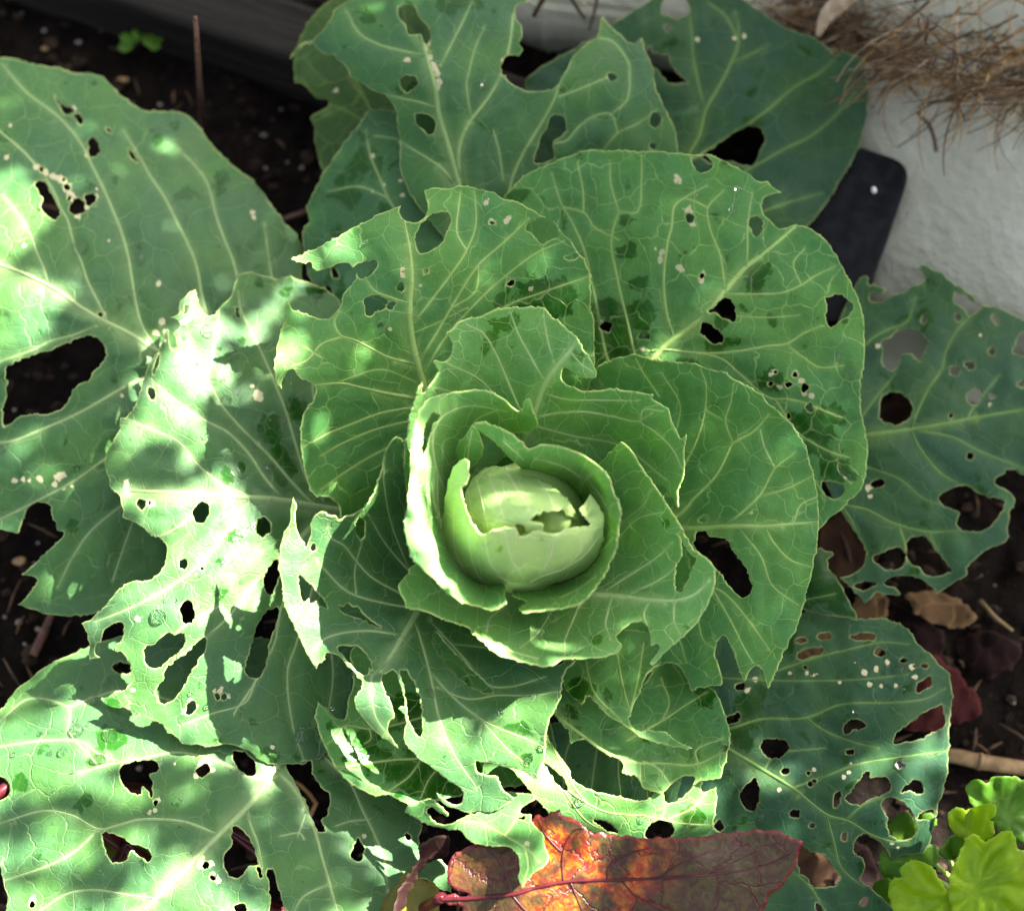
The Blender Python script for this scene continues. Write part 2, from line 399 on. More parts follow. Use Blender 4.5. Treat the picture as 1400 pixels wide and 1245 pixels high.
qs.l(qs.bump(qs.math('ADD', n1.outputs[0], qs.math('MULTIPLY', n2.outputs[0], .4)), .9, .006), qs.p.inputs['Normal'])
SOIL = qs.m
ax = np.unique(np.r_[np.linspace(-4, -.5, 12), np.linspace(-.5, .55, 300), np.linspace(.55, 4, 12)])
ay = np.unique(np.r_[np.linspace(-4, -.5, 12), np.linspace(-.5, .65, 320), np.linspace(.65, 4, 12)])
X, Y = np.meshgrid(ax, ay); Z = soil_h(X, Y); n = len(ax)
V = np.stack([X, Y, Z], -1).reshape(-1, 3); I = np.arange(len(V)).reshape(len(ay), n)
F = np.stack([I[:-1, :-1], I[:-1, 1:], I[1:, 1:], I[1:, :-1]], -1).reshape(-1, 4)
tag(mesh_obj('soil', V, F, SOIL), kind='structure')
def soil_at(px, py, dz=0.0):
    p = at(px, py, -.04); z = float(soil_h(np.array([p[0]]), np.array([p[1]]))[0]); return at(px, py, z + dz)
# crumbs of soil and bark
mb = MB()
for k in range(4200):
    px, py = RNG.uniform(-150, 1550), RNG.uniform(-150, 1400); r = .0011 + .0050 * RNG.random() ** 3.2
    mb.blob(soil_at(px, py, r * .3), r, .35, 1, (1, RNG.uniform(.6, 1), RNG.uniform(.5, .9)))
tag(mb.build('soil_crumbs', simple_mat('crumb', (.008, .0052, .0035), (.034, .021, .013), 120, .9, spec=.1), smooth=False), kind='stuff')
mb = MB()
for k in range(420):
    px, py = RNG.uniform(-150, 1550), RNG.uniform(-150, 1400); a = RNG.uniform(0, 6.28); L = RNG.uniform(.006, .026)
    p = soil_at(px, py, .003); d = np.array([math.cos(a), math.sin(a), RNG.uniform(-.2, .3)]) * L
    mb.tube([p - d / 2, p + np.array([0, 0, .002]), p + d / 2], [.0005, RNG.uniform(.0006, .0013), .0004], 5)
tag(mb.build('plant_fibre', simple_mat('fibre', (.035, .018, .010), (.10, .054, .027), 90, .8)), kind='stuff')
white = simple_mat('perlite', (.12, .105, .08), (.24, .21, .17), 300, .9); tan = simple_mat('grit', (.16, .10, .045), (.32, .20, .09), 200, .8)
spots = [(30,18,5),(61,42,5),(108,58,5),(75,18,4),(325,88,5),(219,143,5),(361,185,5),(363,230,5),(92,92,3),(393,222,4),(384,150,4),(413,230,6),(190,1050,8),(24,765,4),(52,742,4),(48,770,4),(6,843,5),(26,850,5),(52,860,6),(34,880,4),(1385,960,5),(1245,905,5),(1330,870,4),(1290,1010,3),(20,560,4),(90,500,3),(1360,800,4)]
for i, (px, py, r) in enumerate(spots):
    b = MB(); rr = r * RNG.uniform(2.2, 4.4) * 1e-4; b.blob(soil_at(px, py, rr * .35), rr, .3, 2, (RNG.uniform(.8, 1.3), .85, .7)); o = b.build('perlite_grain', white)
    tag(o, 'small whitish grain lying on the dark soil', 'grain', 'whitish grains strewn over the soil')
for i, (px, py, r, lab) in enumerate([(62,67,6,'ochre grain on the soil above the big left leaf'),(168,110,9,'large ochre bark chip on the soil above the big left leaf'),(203,26,8,'tan crumb standing behind the small green sprout'),(27,767,9,'tan seed shaped pebble on the soil at the left, below the torn left leaf')]):
    b = MB(); rr = r * 4.3e-4; b.blob(soil_at(px, py, rr * .5), rr, .15, 2, (1.25, .75, .7)); tag(b.build('pebble', tan), lab, 'pebble')

# weathered timber edging at the top left
def box(name, c, sx, sy, sz, rz, mat, bev=.004, parent=None):
    b = bmesh.new(); bmesh.ops.create_cube(b, size=1)
    for v in b.verts: v.co = Vector((v.co.x * sx, v.co.y * sy, v.co.z * sz))
    bmesh.ops.bevel(b, geom=b.edges[:], offset=bev, segments=3, affect='EDGES', profile=.6)
    m = bpy.data.meshes.new(name); b.to_mesh(m); b.free(); m.materials.append(mat)
    m.polygons.foreach_set('use_smooth', [True] * len(m.polygons))
    o = bpy.data.objects.new(name, m); COL.objects.link(o); o.location = c; o.rotation_euler = (0, 0, rz)
    if parent is not None: o.parent = parent; o.location = Vector(c) - world_loc(parent)
    return o
q = NT('weathered timber'); tc = q.new('ShaderNodeTexCoord'); mp = q.new('ShaderNodeMapping'); mp.inputs['Scale'].default_value = (3, 40, 40); q.l(tc.outputs['Object'], mp.inputs[0])
nz = q.noise(mp.outputs[0], 2.2, 7, .65, .6); q.l(q.mix(q.ramp(nz.outputs[0], .3, .72), (.007, .006, .005), (.020, .0175, .014)), q.p.inputs['Base Color']); q.p.inputs['Roughness'].default_value = .85; q.p.inputs['Specular IOR Level'].default_value = .1
q.l(q.bump(nz.outputs[0], .7, .004), q.p.inputs['Normal'])
TIMBER = q.m
p0, p1 = at(100, -15, .01), at(620, 160, .01); dr = (p1 - p0); ang = math.atan2(dr[1], dr[0]); nrm = np.array([-math.sin(ang), math.cos(ang), 0])
mid = (p0 + p1) / 2 + nrm * .024; mid[2] = -.03
tag(box('timber_edging', mid, .62, .046, .08, ang, TIMBER, .006), 'dark weathered timber edging board at the top left of the bed', 'edging')
# pale rendered wall
q = NT('pale render'); tc = q.new('ShaderNodeTexCoord'); na = q.noise(tc.outputs['Object'], 9, 5, .6); nb = q.noise(tc.outputs['Object'], 70, 6, .6); nc = q.noise(tc.outputs['Object'], 28, 4, .55)
c = q.mix(q.ramp(na.outputs[0], .3, .7), (.48, .465, .345), (.60, .585, .45)); c = q.mix(q.ramp(nc.outputs[0], .5, .75, 0, .35), c, (.66, .66, .54)); c = q.mix(q.ramp(nb.outputs[0], .62, .78, 0, .3), c, (.26, .24, .15)); q.l(c, q.p.inputs['Base Color'])
q.p.inputs['Roughness'].default_value = .85; q.l(q.bump(q.math('ADD', nc.outputs[0], q.math('MULTIPLY', nb.outputs[0], .6)), .8, .006), q.p.inputs['Normal'])
WALLM = q.m
A0 = at(740, 6, .02); A0b = at(880, 22, .02); A0c = at(1060, 70, .02); A0d = at(1095, 240, .02); A1 = at(1190, 450, .02); A2 = at(1500, 560, .02); A3 = np.array([1.1, .25, .02]); A4 = np.array([1.1, 1.2, .02]); A5 = np.array([.0, 1.2, .02]); A6 = at(640, -40, .02)
ring = [A6, A0, A0b, A0c, A0d, A1, A2, A3, A4, A5]; bm = bmesh.new(); vs = [bm.verts.new(Vector(p)) for p in ring]; f = bm.faces.new(vs)
if f.normal.z < 0: f.normal_flip()
ex = bmesh.ops.extrude_face_region(bm, geom=[f]); bmesh.ops.translate(bm, vec=(0, 0, -.11), verts=[v for v in ex['geom'] if isinstance(v, bmesh.types.BMVert)])
bmesh.ops.recalc_face_normals(bm, faces=bm.faces[:]); bmesh.ops.bevel(bm, geom=bm.edges[:], offset=.006, segments=3, affect='EDGES')
m = bpy.data.meshes.new('garden_wall'); bm.to_mesh(m); bm.free(); m.materials.append(WALLM); m.polygons.foreach_set('use_smooth', [True] * len(m.polygons))
o = bpy.data.objects.new('garden_wall', m); COL.objects.link(o); tag(o, 'pale rough rendered wall at the upper right behind the leaves', 'wall')
# black plastic plate leaning on the wall
q = NT('black plastic'); tc = q.new('ShaderNodeTexCoord'); nz = q.noise(tc.outputs['Object'], 120, 4, .6); q.l(q.mix(q.ramp(nz.outputs[0], .4, .75), (.003, .0035, .005), (.007, .008, .011)), q.p.inputs['Base Color'])
q.l(q.ramp(nz.outputs[0], .35, .7, .30, .6), q.p.inputs['Roughness']); q.p.inputs['Specular IOR Level'].default_value = .1; q.l(q.bump(nz.outputs[0], .15, .001), q.p.inputs['Normal']); BLACK = q.m
out = smooth('1060,330* 1120,230 1150,190* 1175,200 1205,210 1228,219 1239,230 1241,245 1230,282 1212,335 1196,382 1186,440* 1120,440*', True, 4, 0)
bm = bmesh.new(); vs = [bm.verts.new(Vector(at(x, y, .037 + .00000 * y))) for x, y in out]; f = bm.faces.new(vs); f.normal_update()
if f.normal.z < 0: f.normal_flip()
ex = bmesh.ops.extrude_face_region(bm, geom=[f]); bmesh.ops.translate(bm, vec=(0, 0, -.006), verts=[v for v in ex['geom'] if isinstance(v, bmesh.types.BMVert)])
bmesh.ops.recalc_face_normals(bm, faces=bm.faces[:])
m = bpy.data.meshes.new('black_plate'); bm.to_mesh(m); bm.free(); m.materials.append(BLACK)
PL = bpy.data.objects.new('plastic_plate', m); COL.objects.link(PL); tag(PL, 'black plastic plate with a rounded corner lying on the pale wall', 'plate')
bv = PL.modifiers.new('bevel', 'BEVEL'); bv.width = .0012; bv.segments = 2; bv.limit_method = 'ANGLE'
b = MB(); b.blob(at(1195, 260, .039), .0022, .15, 2, (.8, 1.1, .7)); tag(b.build('white_crumb', simple_mat('white crumb', (.55, .54, .5), (.7, .7, .66), 300, .9)), 'single white crumb lying on the black plastic plate', 'crumb')
# ------------------------------------------------------------------ the cabbage
BASE = at(705, 745, 0.0)
CAB = empty('cabbage_plant', tuple(BASE))
tag(CAB, 'green cabbage with a young head and wide leaves full of holes', 'cabbage')

leaf('T0', 'outer_leaf', 'shaded yellow green leaf underneath, at the top left of the plant', 'shade',
 '412,50 425,25 440,10 455,-5 480,-30 600,-30 640,60 600,220 540,300 480,290 450,243 442,236 435,215 430,195 430,175 424,160* 434,153 447,147 450,139 445,136 432,134 422,122 412,114 404,112 402,95 403,75',
 [(412,50,4.5),(403,95,4.2),(430,190,4.0),(450,240,4.2),(520,-20,5),(560,150,5.5),(600,60,5.5),(500,290,5)],
 [('560,280 520,180 480,90 470,20',4,2),('520,180 470,150 430,140',2.5,1.5)], scars=[(460,123,4)])
leaf('T2', 'outer_leaf', 'wet grey green leaf lobe under the upper leaves, with two dark holes', 'outer',
 '565,110 541,150 525,150 505,150* 500,157 492,170 485,178 470,195 460,210 447,230 435,250 425,270 419,285 422,295 424,301 416,312 414,330 418,360 426,385 440,398 470,425 540,470 620,420 660,300 640,200',
 [(505,155,8.2),(420,290,6.2),(420,370,6),(470,420,7),(560,300,8.8),(560,130,9),(640,240,9.5),(600,430,8),(500,250,8.4)],
 [('600,420 560,320 545,295 530,270 520,245 507,215 500,180',5,2.5),('530,270 490,255 450,262',2.5,1.5),('560,320 500,330 450,345 425,350',3,1.5),('516,186 541,190',2,1.5)],
 small=[(458,373,5,8,-20),(447,396,5,7,-30)], scars=[(508,213,4),(547,247,3),(550,268,4),(525,253,2.5),(510,261,3),(548,196,3)], wet=[(500,225,22),(475,260,22),(530,300,18)], wetbase=.62)
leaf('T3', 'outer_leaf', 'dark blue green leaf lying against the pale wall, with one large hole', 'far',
 '718,115 740,92 765,78 800,58 822,45 845,28 870,12 890,0 905,-15 950,-25 1000,-10 1030,8 1060,30 1090,45 1120,55 1135,68 1150,70 1165,75 1182,82 1184,100 1187,120 1186,150 1180,180 1170,210 1150,245 1125,285 1105,310 1060,352 980,338 900,330 800,300 740,240',
 [(720,115,6),(800,58,5.6),(850,30,5.8),(930,-15,5.4),(1060,30,5.2),(1182,85,4.2),(1187,130,3.6),(1160,230,4),(1105,310,4.4),(1000,120,6.6),(960,230,7.0),(1060,200,6.0),(940,440,7),(800,300,6.5)],
 [('915,330 935,225 955,185 965,150 985,115 1000,85 1008,65 1010,45 1006,20',7,3.5),('963,148 955,115 948,80 945,40 941,10',4,2.5),('1003,85 1025,75 1050,62',3,2),('935,228 960,210 985,195 1015,175 1050,150 1085,120 1120,100 1140,82',5,2.5),('960,262 1030,228 1070,205 1110,185 1150,150 1180,112',4.5,2.2),('990,305 1040,290 1075,278 1120,265',4,2),('1008,50 990,20 970,5',2.5,2)],
 holes=[parse('909,-2 906,10 905,20 915,21 925,25 937,20 942,14 938,-2 925,-7'),parse('880,60* 884,68 890,63 890,72 898,74 905,75 915,78* 917,90 925,98 932,106 938,113* 924,114 914,113 907,105 900,95 892,93 886,85 882,75'),
  parse('960,215 985,195 1010,178 1028,171 1040,177 1044,190 1040,205 1032,222 1015,226 1000,220 985,222 970,222')],
 small=[(912,40,4,5),(1143,72,7,3)], scars=[(954,54,4),(1004,52,3),(1018,50,3)])
leaf('T1', 'outer_leaf', 'upper leaf with a deep bite out of its top edge and two round holes beside its midrib', 'outer',
 '396,81* 399,73 404,66 412,60 425,57 432,52 440,42 450,28 462,10 490,-5 520,-30 600,-40 700,-30 722,-4 720,2 708,8 704,15 706,28 713,35 714,52 710,60 714,68 710,76* 700,75 695,76 687,85 685,98 690,105 697,113 708,120 720,124 735,125 750,124 762,117 769,105 775,95 780,82 790,70 803,61 815,52 820,42 821,28 824,22* 830,30 838,40 850,48 858,58 866,60 873,56 878,52* 880,65 888,80 893,95 897,120 905,140 915,160 923,180 927,207 930,250 880,310 800,350 700,350 630,340 585,300 560,262 548,235 547,215 547,195 545,180 543,165 541,150 535,141 527,131 510,124 495,115 480,105 478,98 470,88 460,82 457,75 447,76 437,70 430,62 425,59 412,64 403,72',
 [(397,80,8.2),(425,60,9.6),(470,40,10.6),(500,-20,9),(580,20,11.6),(690,0,11.6),(710,90,11.8),(600,110,13),(640,200,11.4),(630,300,9.6),(545,180,10.6),(550,240,10),(770,110,11.4),(823,25,10),(875,60,9.6),(926,200,8.8),(840,150,10.6),(750,200,10),(820,330,7)],
 [('632,310 628,255 620,225 610,190 600,155 595,120 585,85 578,60 572,45',9,5),('627,245 628,200 640,170 655,150 670,130 686,100 697,60 702,20',6,3),('690,300 700,245 715,210 730,185 745,160 758,135 765,115 780,85',5,2.5),('600,150 580,142 550,135 527,130',5,3),('580,77 550,70 520,62 490,45 475,18',4.5,2),('620,252 605,232 585,217 565,205 548,195',6,3),('645,165 638,120 642,95 650,65 661,40',2.6,1.5),('603,88 620,55 635,25 645,3',3.6,2),('765,132 792,122 830,106',2.4,1.6),('835,157 858,135 861,88',2,1.3),('825,205 845,182 870,170 897,152',2.6,1.4),('757,196 775,192 790,175 808,161 835,156 845,182',2.4,1.6),('675,180 682,205 688,245',2,1.4),('861,88 850,70 838,57 820,52',2,1.3)],
 holes=[parse('545,14 552,8 567,8 570,20 580,33 588,45 588,55 584,63 588,71* 582,62 575,48 560,47 556,35 547,25'),parse('548,108 557,102 568,106 571,113 563,124 553,126 548,119'),parse('568,158 575,155 588,160 595,168 594,180 586,185 577,178 569,168'),
  parse('753,160 763,157 774,165 773,178 768,186 757,192 756,205 758,215 745,222 733,223 730,220 735,203 740,188 748,172')],
 small=[(837,106,7,5),(897,163,9,10),(893,201,5,4)], scars=[(582,67,4),(588,78,5),(592,88,5),(596,100,6),(600,112,5),(598,120,4),(557,82,5),(687,82,3),(585,60,4),(594,93,5)], wet=[(560,10,12),(500,18,16),(645,5,12),(620,5,20)], wetbase=.46)
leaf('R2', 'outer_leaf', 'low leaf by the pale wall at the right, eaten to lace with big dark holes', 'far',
 '1168,392 1175,380* 1186,377 1188,388 1195,390 1207,393 1212,398 1205,402 1195,400 1189,405 1192,412 1205,412 1220,405 1235,400 1245,392 1258,388 1265,380 1262,372 1255,368* 1264,362 1275,368 1290,376 1305,388 1325,400 1340,415 1360,420 1380,428 1400,438 1440,450 1470,560 1440,650 1400,648 1388,643 1375,643 1373,648 1360,654 1360,660 1375,668 1383,675 1389,685 1380,700 1381,710 1378,720 1378,738 1365,745 1350,750 1335,763 1322,775 1322,785 1305,795 1290,806 1281,811* 1279,806 1265,795 1250,787 1225,788 1208,795 1212,800 1225,803 1231,811* 1218,813 1200,810 1190,818 1183,824 1176,815 1165,805 1155,795 1148,790 1165,785 1180,772 1184,758 1185,755 1175,735 1165,720 1155,705 1145,690 1120,640 1100,580 1120,500 1150,430',
 [(1160,600,6.2),(1240,588,5.6),(1180,400,4.4),(1262,366,4),(1400,440,3.2),(1460,560,3),(1380,680,3.2),(1330,760,3.4),(1281,808,3.2),(1190,815,4),(1170,720,5),(1290,520,5),(1300,650,4.4),(1110,560,6.4)],
 [('1110,612 1185,595 1240,588 1290,580 1340,570 1410,558',8,4),('1245,585 1255,560 1270,530 1288,503 1293,480 1310,450 1330,430',4.5,2),('1150,510 1190,465 1215,450 1240,440 1250,410',4,2),('1170,585 1185,560 1200,540 1225,510',3.5,2),('1245,590 1262,620 1290,650 1335,672',5,2.5),('1245,588 1300,597 1340,617 1400,640',4,2.2),('1150,690 1185,697 1220,715 1270,727 1310,725',5,2.4),('1165,632 1230,655 1260,680 1285,690',3,2),('1145,688 1160,705 1175,735 1186,757',4,3),('1230,720 1238,745 1240,770',2.5,2),('1268,727 1290,765 1300,780',3,2),('1320,575 1340,545 1365,515',2.4,1.4)],
 holes=[parse('1205,468 1215,462 1230,452 1240,449 1255,453 1265,463 1270,470 1263,480 1260,494 1248,485 1238,483 1232,486 1228,500 1220,506 1208,500 1207,490 1208,480'),parse('1203,560 1204,548 1212,538 1225,536 1238,541 1247,552 1248,562 1240,572 1228,578 1212,577 1203,570'),parse('1305,400 1315,402 1325,408 1332,412 1340,415 1338,425 1325,430 1318,422 1308,415'),parse('1412,452 1400,452 1392,463 1386,480 1395,486 1410,480'),parse('1299,503 1312,502 1311,510 1305,513'),parse('1318,496 1330,495 1331,503 1325,505'),parse('1322,540 1330,532 1340,532 1341,545 1333,553 1325,550'),
  parse('1284,680 1295,670 1310,664 1325,666 1340,675 1355,680 1370,683 1374,690 1365,705 1352,720 1335,726 1318,724 1308,718 1309,708 1312,702 1302,695 1290,690'),parse('1194,761 1210,755 1220,750 1230,749 1237,757 1237,770 1228,778 1215,778 1200,770'),parse('1240,740 1248,734 1260,733 1270,739 1280,752 1292,768 1300,780 1285,786 1265,784 1258,775 1245,770 1240,757'),parse('1168,800 1185,795 1200,797 1195,801 1180,806')],
 small=[(1357,541,5,4),(1397,525,5,5),(1300,568,3,3),(1326,624,5,5),(1201,660,9,5,-15),(1310,434,4,6),(1263,437,3,6),(1357,480,5,5),(1362,438,4,8,-30)], scars=[(1187,667,5),(1190,678,4),(1200,473,4),(1340,458,2.5),(1353,552,2)])
leaf('R3', 'outer_leaf', 'small dark glossy leaf tip tucked between the right leaves', 'far',
 '1105,755 1118,748 1130,752 1140,758 1130,766 1133,775 1145,790 1155,810 1165,830 1172,844 1130,840 1095,832 1050,800 1070,760',
 [(1110,760,6.4),(1172,843,5),(1060,800,6),(1140,758,5.8),(1100,835,5.4),(1120,800,6.6)],
 [('1060,830 1100,820 1140,812',2.5,1.5)], wet=[(1120,780,30),(1140,810,20)], wetbase=.7, wave=.003)
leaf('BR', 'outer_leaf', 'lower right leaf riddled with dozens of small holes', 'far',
 '1095,838 1120,836 1140,840 1165,845 1190,846 1210,845 1222,850 1235,855 1247,867 1255,880 1270,892 1285,908 1297,920 1300,935 1302,955 1298,990 1298,1005 1297,1030 1296,1050 1290,1080 1282,1105 1276,1130 1272,1150 1265,1162 1250,1167 1235,1168 1222,1176* 1215,1165 1208,1155 1200,1150 1190,1143 1180,1140 1172,1148 1167,1158 1170,1168 1180,1172 1184,1180 1180,1192 1176,1200 1185,1210 1200,1222 1215,1235 1225,1250 1200,1290 1100,1290 1040,1260 1000,1200 940,1150 880,1080 860,1000 890,930 950,890 1020,855',
 [(880,980,6),(990,1020,6.4),(1100,843,4.6),(1222,850,4.2),(1301,945,4.8),(1292,1070,5),(1225,1015,6.6),(1120,1000,6),(1270,1155,4.6),(1222,1175,4.2),(1200,1240,4),(1100,1090,6.2),(1050,1250,4.4),(960,1150,5)],
 [('880,955 940,985 990,1020 1040,1050 1085,1078 1130,1113 1160,1122 1190,1140 1220,1150 1242,1150',8,3),('960,1003 1000,995 1040,983 1100,981 1150,963 1220,960 1265,955 1290,942',4.5,2),('1102,982 1130,1000 1170,1015 1200,1022',3.5,2),('1085,1076 1130,1060 1170,1045 1230,1035 1294,1026',4,2),('1045,1052 1060,1030 1095,1025 1130,1022',2.5,1.5),('1130,1115 1140,1150 1150,1185 1180,1212',4,2),('1155,1122 1180,1100 1207,1090',3.6,2),('960,925 1060,930 1130,930 1180,928 1240,922',3,1.6),('1040,925 1110,900 1150,890 1205,878 1240,880',3.5,1.8),('1080,1188 1110,1215 1130,1250',4,2.5)],
 holes=[parse('1222,1016 1225,1003 1235,995 1250,985 1265,972 1280,966 1288,963 1290,975 1290,993 1275,1000 1258,1010 1240,1013'),parse('1040,1020 1045,1012 1060,1011 1075,1013 1078,1020 1072,1030 1058,1036 1047,1033'),parse('1012,1085 1018,1075 1028,1068 1032,1064 1036,1070 1038,1082 1037,1095 1030,1108 1022,1107 1015,1098'),parse('1153,1003 1154,992 1162,985 1175,984 1184,991 1178,996 1165,997 1158,1003'),parse('1157,1090 1165,1080 1172,1070 1182,1057 1189,1056 1189,1063 1200,1062 1213,1063 1218,1072 1215,1082 1200,1088 1190,1092 1178,1098 1165,1098'),parse('1232,1083 1240,1073 1250,1066 1260,1070 1262,1083 1255,1084 1245,1080'),
  parse('1205,1098 1212,1091 1225,1091 1238,1098 1247,1110 1252,1125 1252,1138 1243,1147 1228,1146 1217,1138 1213,1125 1213,1115 1206,1107'),parse('1255,1118 1262,1110 1275,1106 1278,1115 1273,1120 1260,1120'),parse('1140,1090 1144,1083 1150,1083 1148,1095 1145,1105 1140,1103'),parse('1088,1150 1095,1155 1108,1163 1125,1168 1138,1182 1148,1198 1145,1208 1130,1213 1115,1212 1102,1200 1092,1185'),parse('1115,1233 1122,1238 1126,1248 1118,1246'),parse('1090,899 1095,890 1110,886 1124,886 1125,892 1112,896 1098,900'),parse('1253,935 1260,930 1272,923 1273,935 1262,943 1255,946')],
 small=[(1163,1027,6,5),(1087,1112,7,6),(1110,1128,4.5,3),(1155,1143,4,6),(1073,1054,6,5),(1105,1057,3,3),(1107,1071,4,3),(1113,1066,2.5,2),(1182,1232,6,4,-30),(1096,875,7,4),(1127,869,9,5),(1180,871,17,5,-5),(1203,892,7,4),(1100,911,3.5,4),(1236,902,6,3),(1265,910,5,3),(1002,982,11,6,-20),(982,1128,6,7),(1250,910,2,2),(1230,1045,4,4),(1012,938,6,5)],
 scars=[(1103,920,4),(1115,921,4),(1182,919,5),(1198,914,4.5),(1213,905,4),(1205,937,3),(1189,936,3.5),(1225,937,3),(1148,932,3),(1247,911,5),(1080,920,3),(1252,925,4),(1033,928,4),(1022,944,4),(1113,1052,3),(1163,1043,3),(1154,1062,4),(1220,1152,3),(1228,1158,3),(1065,1079,4),(1160,1055,3)], wet=[(1060,880,25),(1030,960,25),(1010,1010,20)], wetbase=.5)
leaf('A', 'outer_leaf', 'big outer leaf at the left with smooth upper edge and a large bite below its midrib', 'blue',
 '-70,78 0,79 15,78 27,81 40,87 60,90 83,93 95,98 107,101 125,101 140,106 152,116 163,129 178,140 195,150 210,152 228,152 240,152 255,158 268,168 280,184 292,200 310,219 330,235 345,246 358,262 375,285 390,305 405,320 412,340 413,365 414,385 430,430 470,500 540,600 600,680 560,720 470,740 380,740 330,760 270,800 200,825 150,832 130,838 90,842 70,840 45,833 24,826* 37,815 50,797 51,790 45,788 38,787 29,785* 45,773 60,758 75,745 85,733 87,726 78,724 77,715 73,710 70,700 68,690 60,687 50,687 40,692 33,705 28,720 25,728 15,727 0,724 -25,722 -80,700 -90,400',
 [(0,80,6.5),(130,104,6),(240,153,5.8),(300,210,5.2),(410,345,5.2),(100,250,9),(250,330,8),(0,360,10.2),(-80,380,9.5),(110,420,9.6),(230,480,8.2),(400,560,5.5),(560,690,4),(50,570,8.4),(-60,690,6.5),(120,700,7),(30,785,5.4),(90,840,4.6),(200,800,5),(380,700,4.5),(350,300,6.4)],
 [('520,660 420,590 300,520 215,480 180,458 140,438 110,420 90,405 75,395 50,382 25,371 0,362 -40,350',10,5),('67,394 60,368 50,345 43,325 30,300 5,268',3.4,2),('150,447 135,415 120,385 110,355 100,330 92,300 83,285 75,265 60,240 30,205 0,180',4,2),('225,490 205,465 192,440 185,410 180,380 175,350 165,315 155,290 140,255 125,225 110,195 80,160 35,125 5,90',5,2),('285,440 275,400 270,370 262,345 245,310 225,270 205,240 195,222 170,180',4.6,1.8),('350,470 325,380 318,355 308,330 297,300 283,250 265,225 245,205',4.4,1.8),('390,460 372,380 367,350 362,310',3.4,1.6),('130,446 100,458 70,466 40,480 0,494',3.4,2),('330,470 260,495 195,517 160,535 120,558 90,573 50,590 20,602 -10,606',6,3),('330,540 240,570 140,630 105,655 60,680 30,695 -5,712',4.6,2.4),('340,610 230,650 165,692 125,725 100,760 80,800',4,1.8),('190,690 170,745 155,790',2,1.4),('280,540 262,570 258,610',2,1.2)],
 holes=[parse('8,503 20,495 50,484 75,476 95,468 115,460 130,460 140,470 145,483 143,490 135,500 128,508 120,520 110,525 100,530 95,545 85,557 65,566 50,565 33,566 25,570 6,583 3,562 8,545 9,520'),parse('74,131* 85,143 93,147 103,151 97,157 88,155 82,147'),parse('101,158 107,156 112,163 113,168 110,171 103,164'),parse('121,190 127,187 133,194 136,205 131,213 122,214 120,203'),parse('47,250 53,247 62,251 70,266 78,280 82,293 76,301 66,297 58,285 58,270 52,260'),parse('95,280 103,271 113,276 117,287 110,292 100,292 94,287'),parse('116,267 125,265 131,270 127,278 120,281 117,275'),parse('176,203 180,208 187,219 189,223 180,217'),parse('145,175 151,178 154,181 147,178')],
 small=[(57,231,3.5,3.5),(87,246,3,2.5),(92,256,4,6,-20),(95,270,3,4),(138,431,3,4)], scars=[(50,228,5),(62,236,5),(72,241,5),(80,243,6),(87,247,6),(92,257,7),(97,268,7),(104,276,6),(117,283,6),(130,270,5),(106,295,5),(119,212,4),(14,172,3),(9,215,4),(140,430,6),(217,388,5),(149,329,2.5),(132,258,2),(345,290,4),(347,297,3),(20,657,4),(32,655,4),(40,657,3),(54,654,5),(80,652,7),(75,662,5),(86,650,6),(87,668,3),(98,664,2.5),(222,440,6),(213,455,6),(226,453,4),(176,643,2),(33,336,3.5),(167,541,3),(100,150,4)],
 wet=[(130,112,8),(88,112,8),(260,265,14),(4,190,10),(160,245,7),(215,190,10),(240,170,10),(155,522,10),(98,720,11),(300,250,18),(60,500,5)], wetbase=.47)
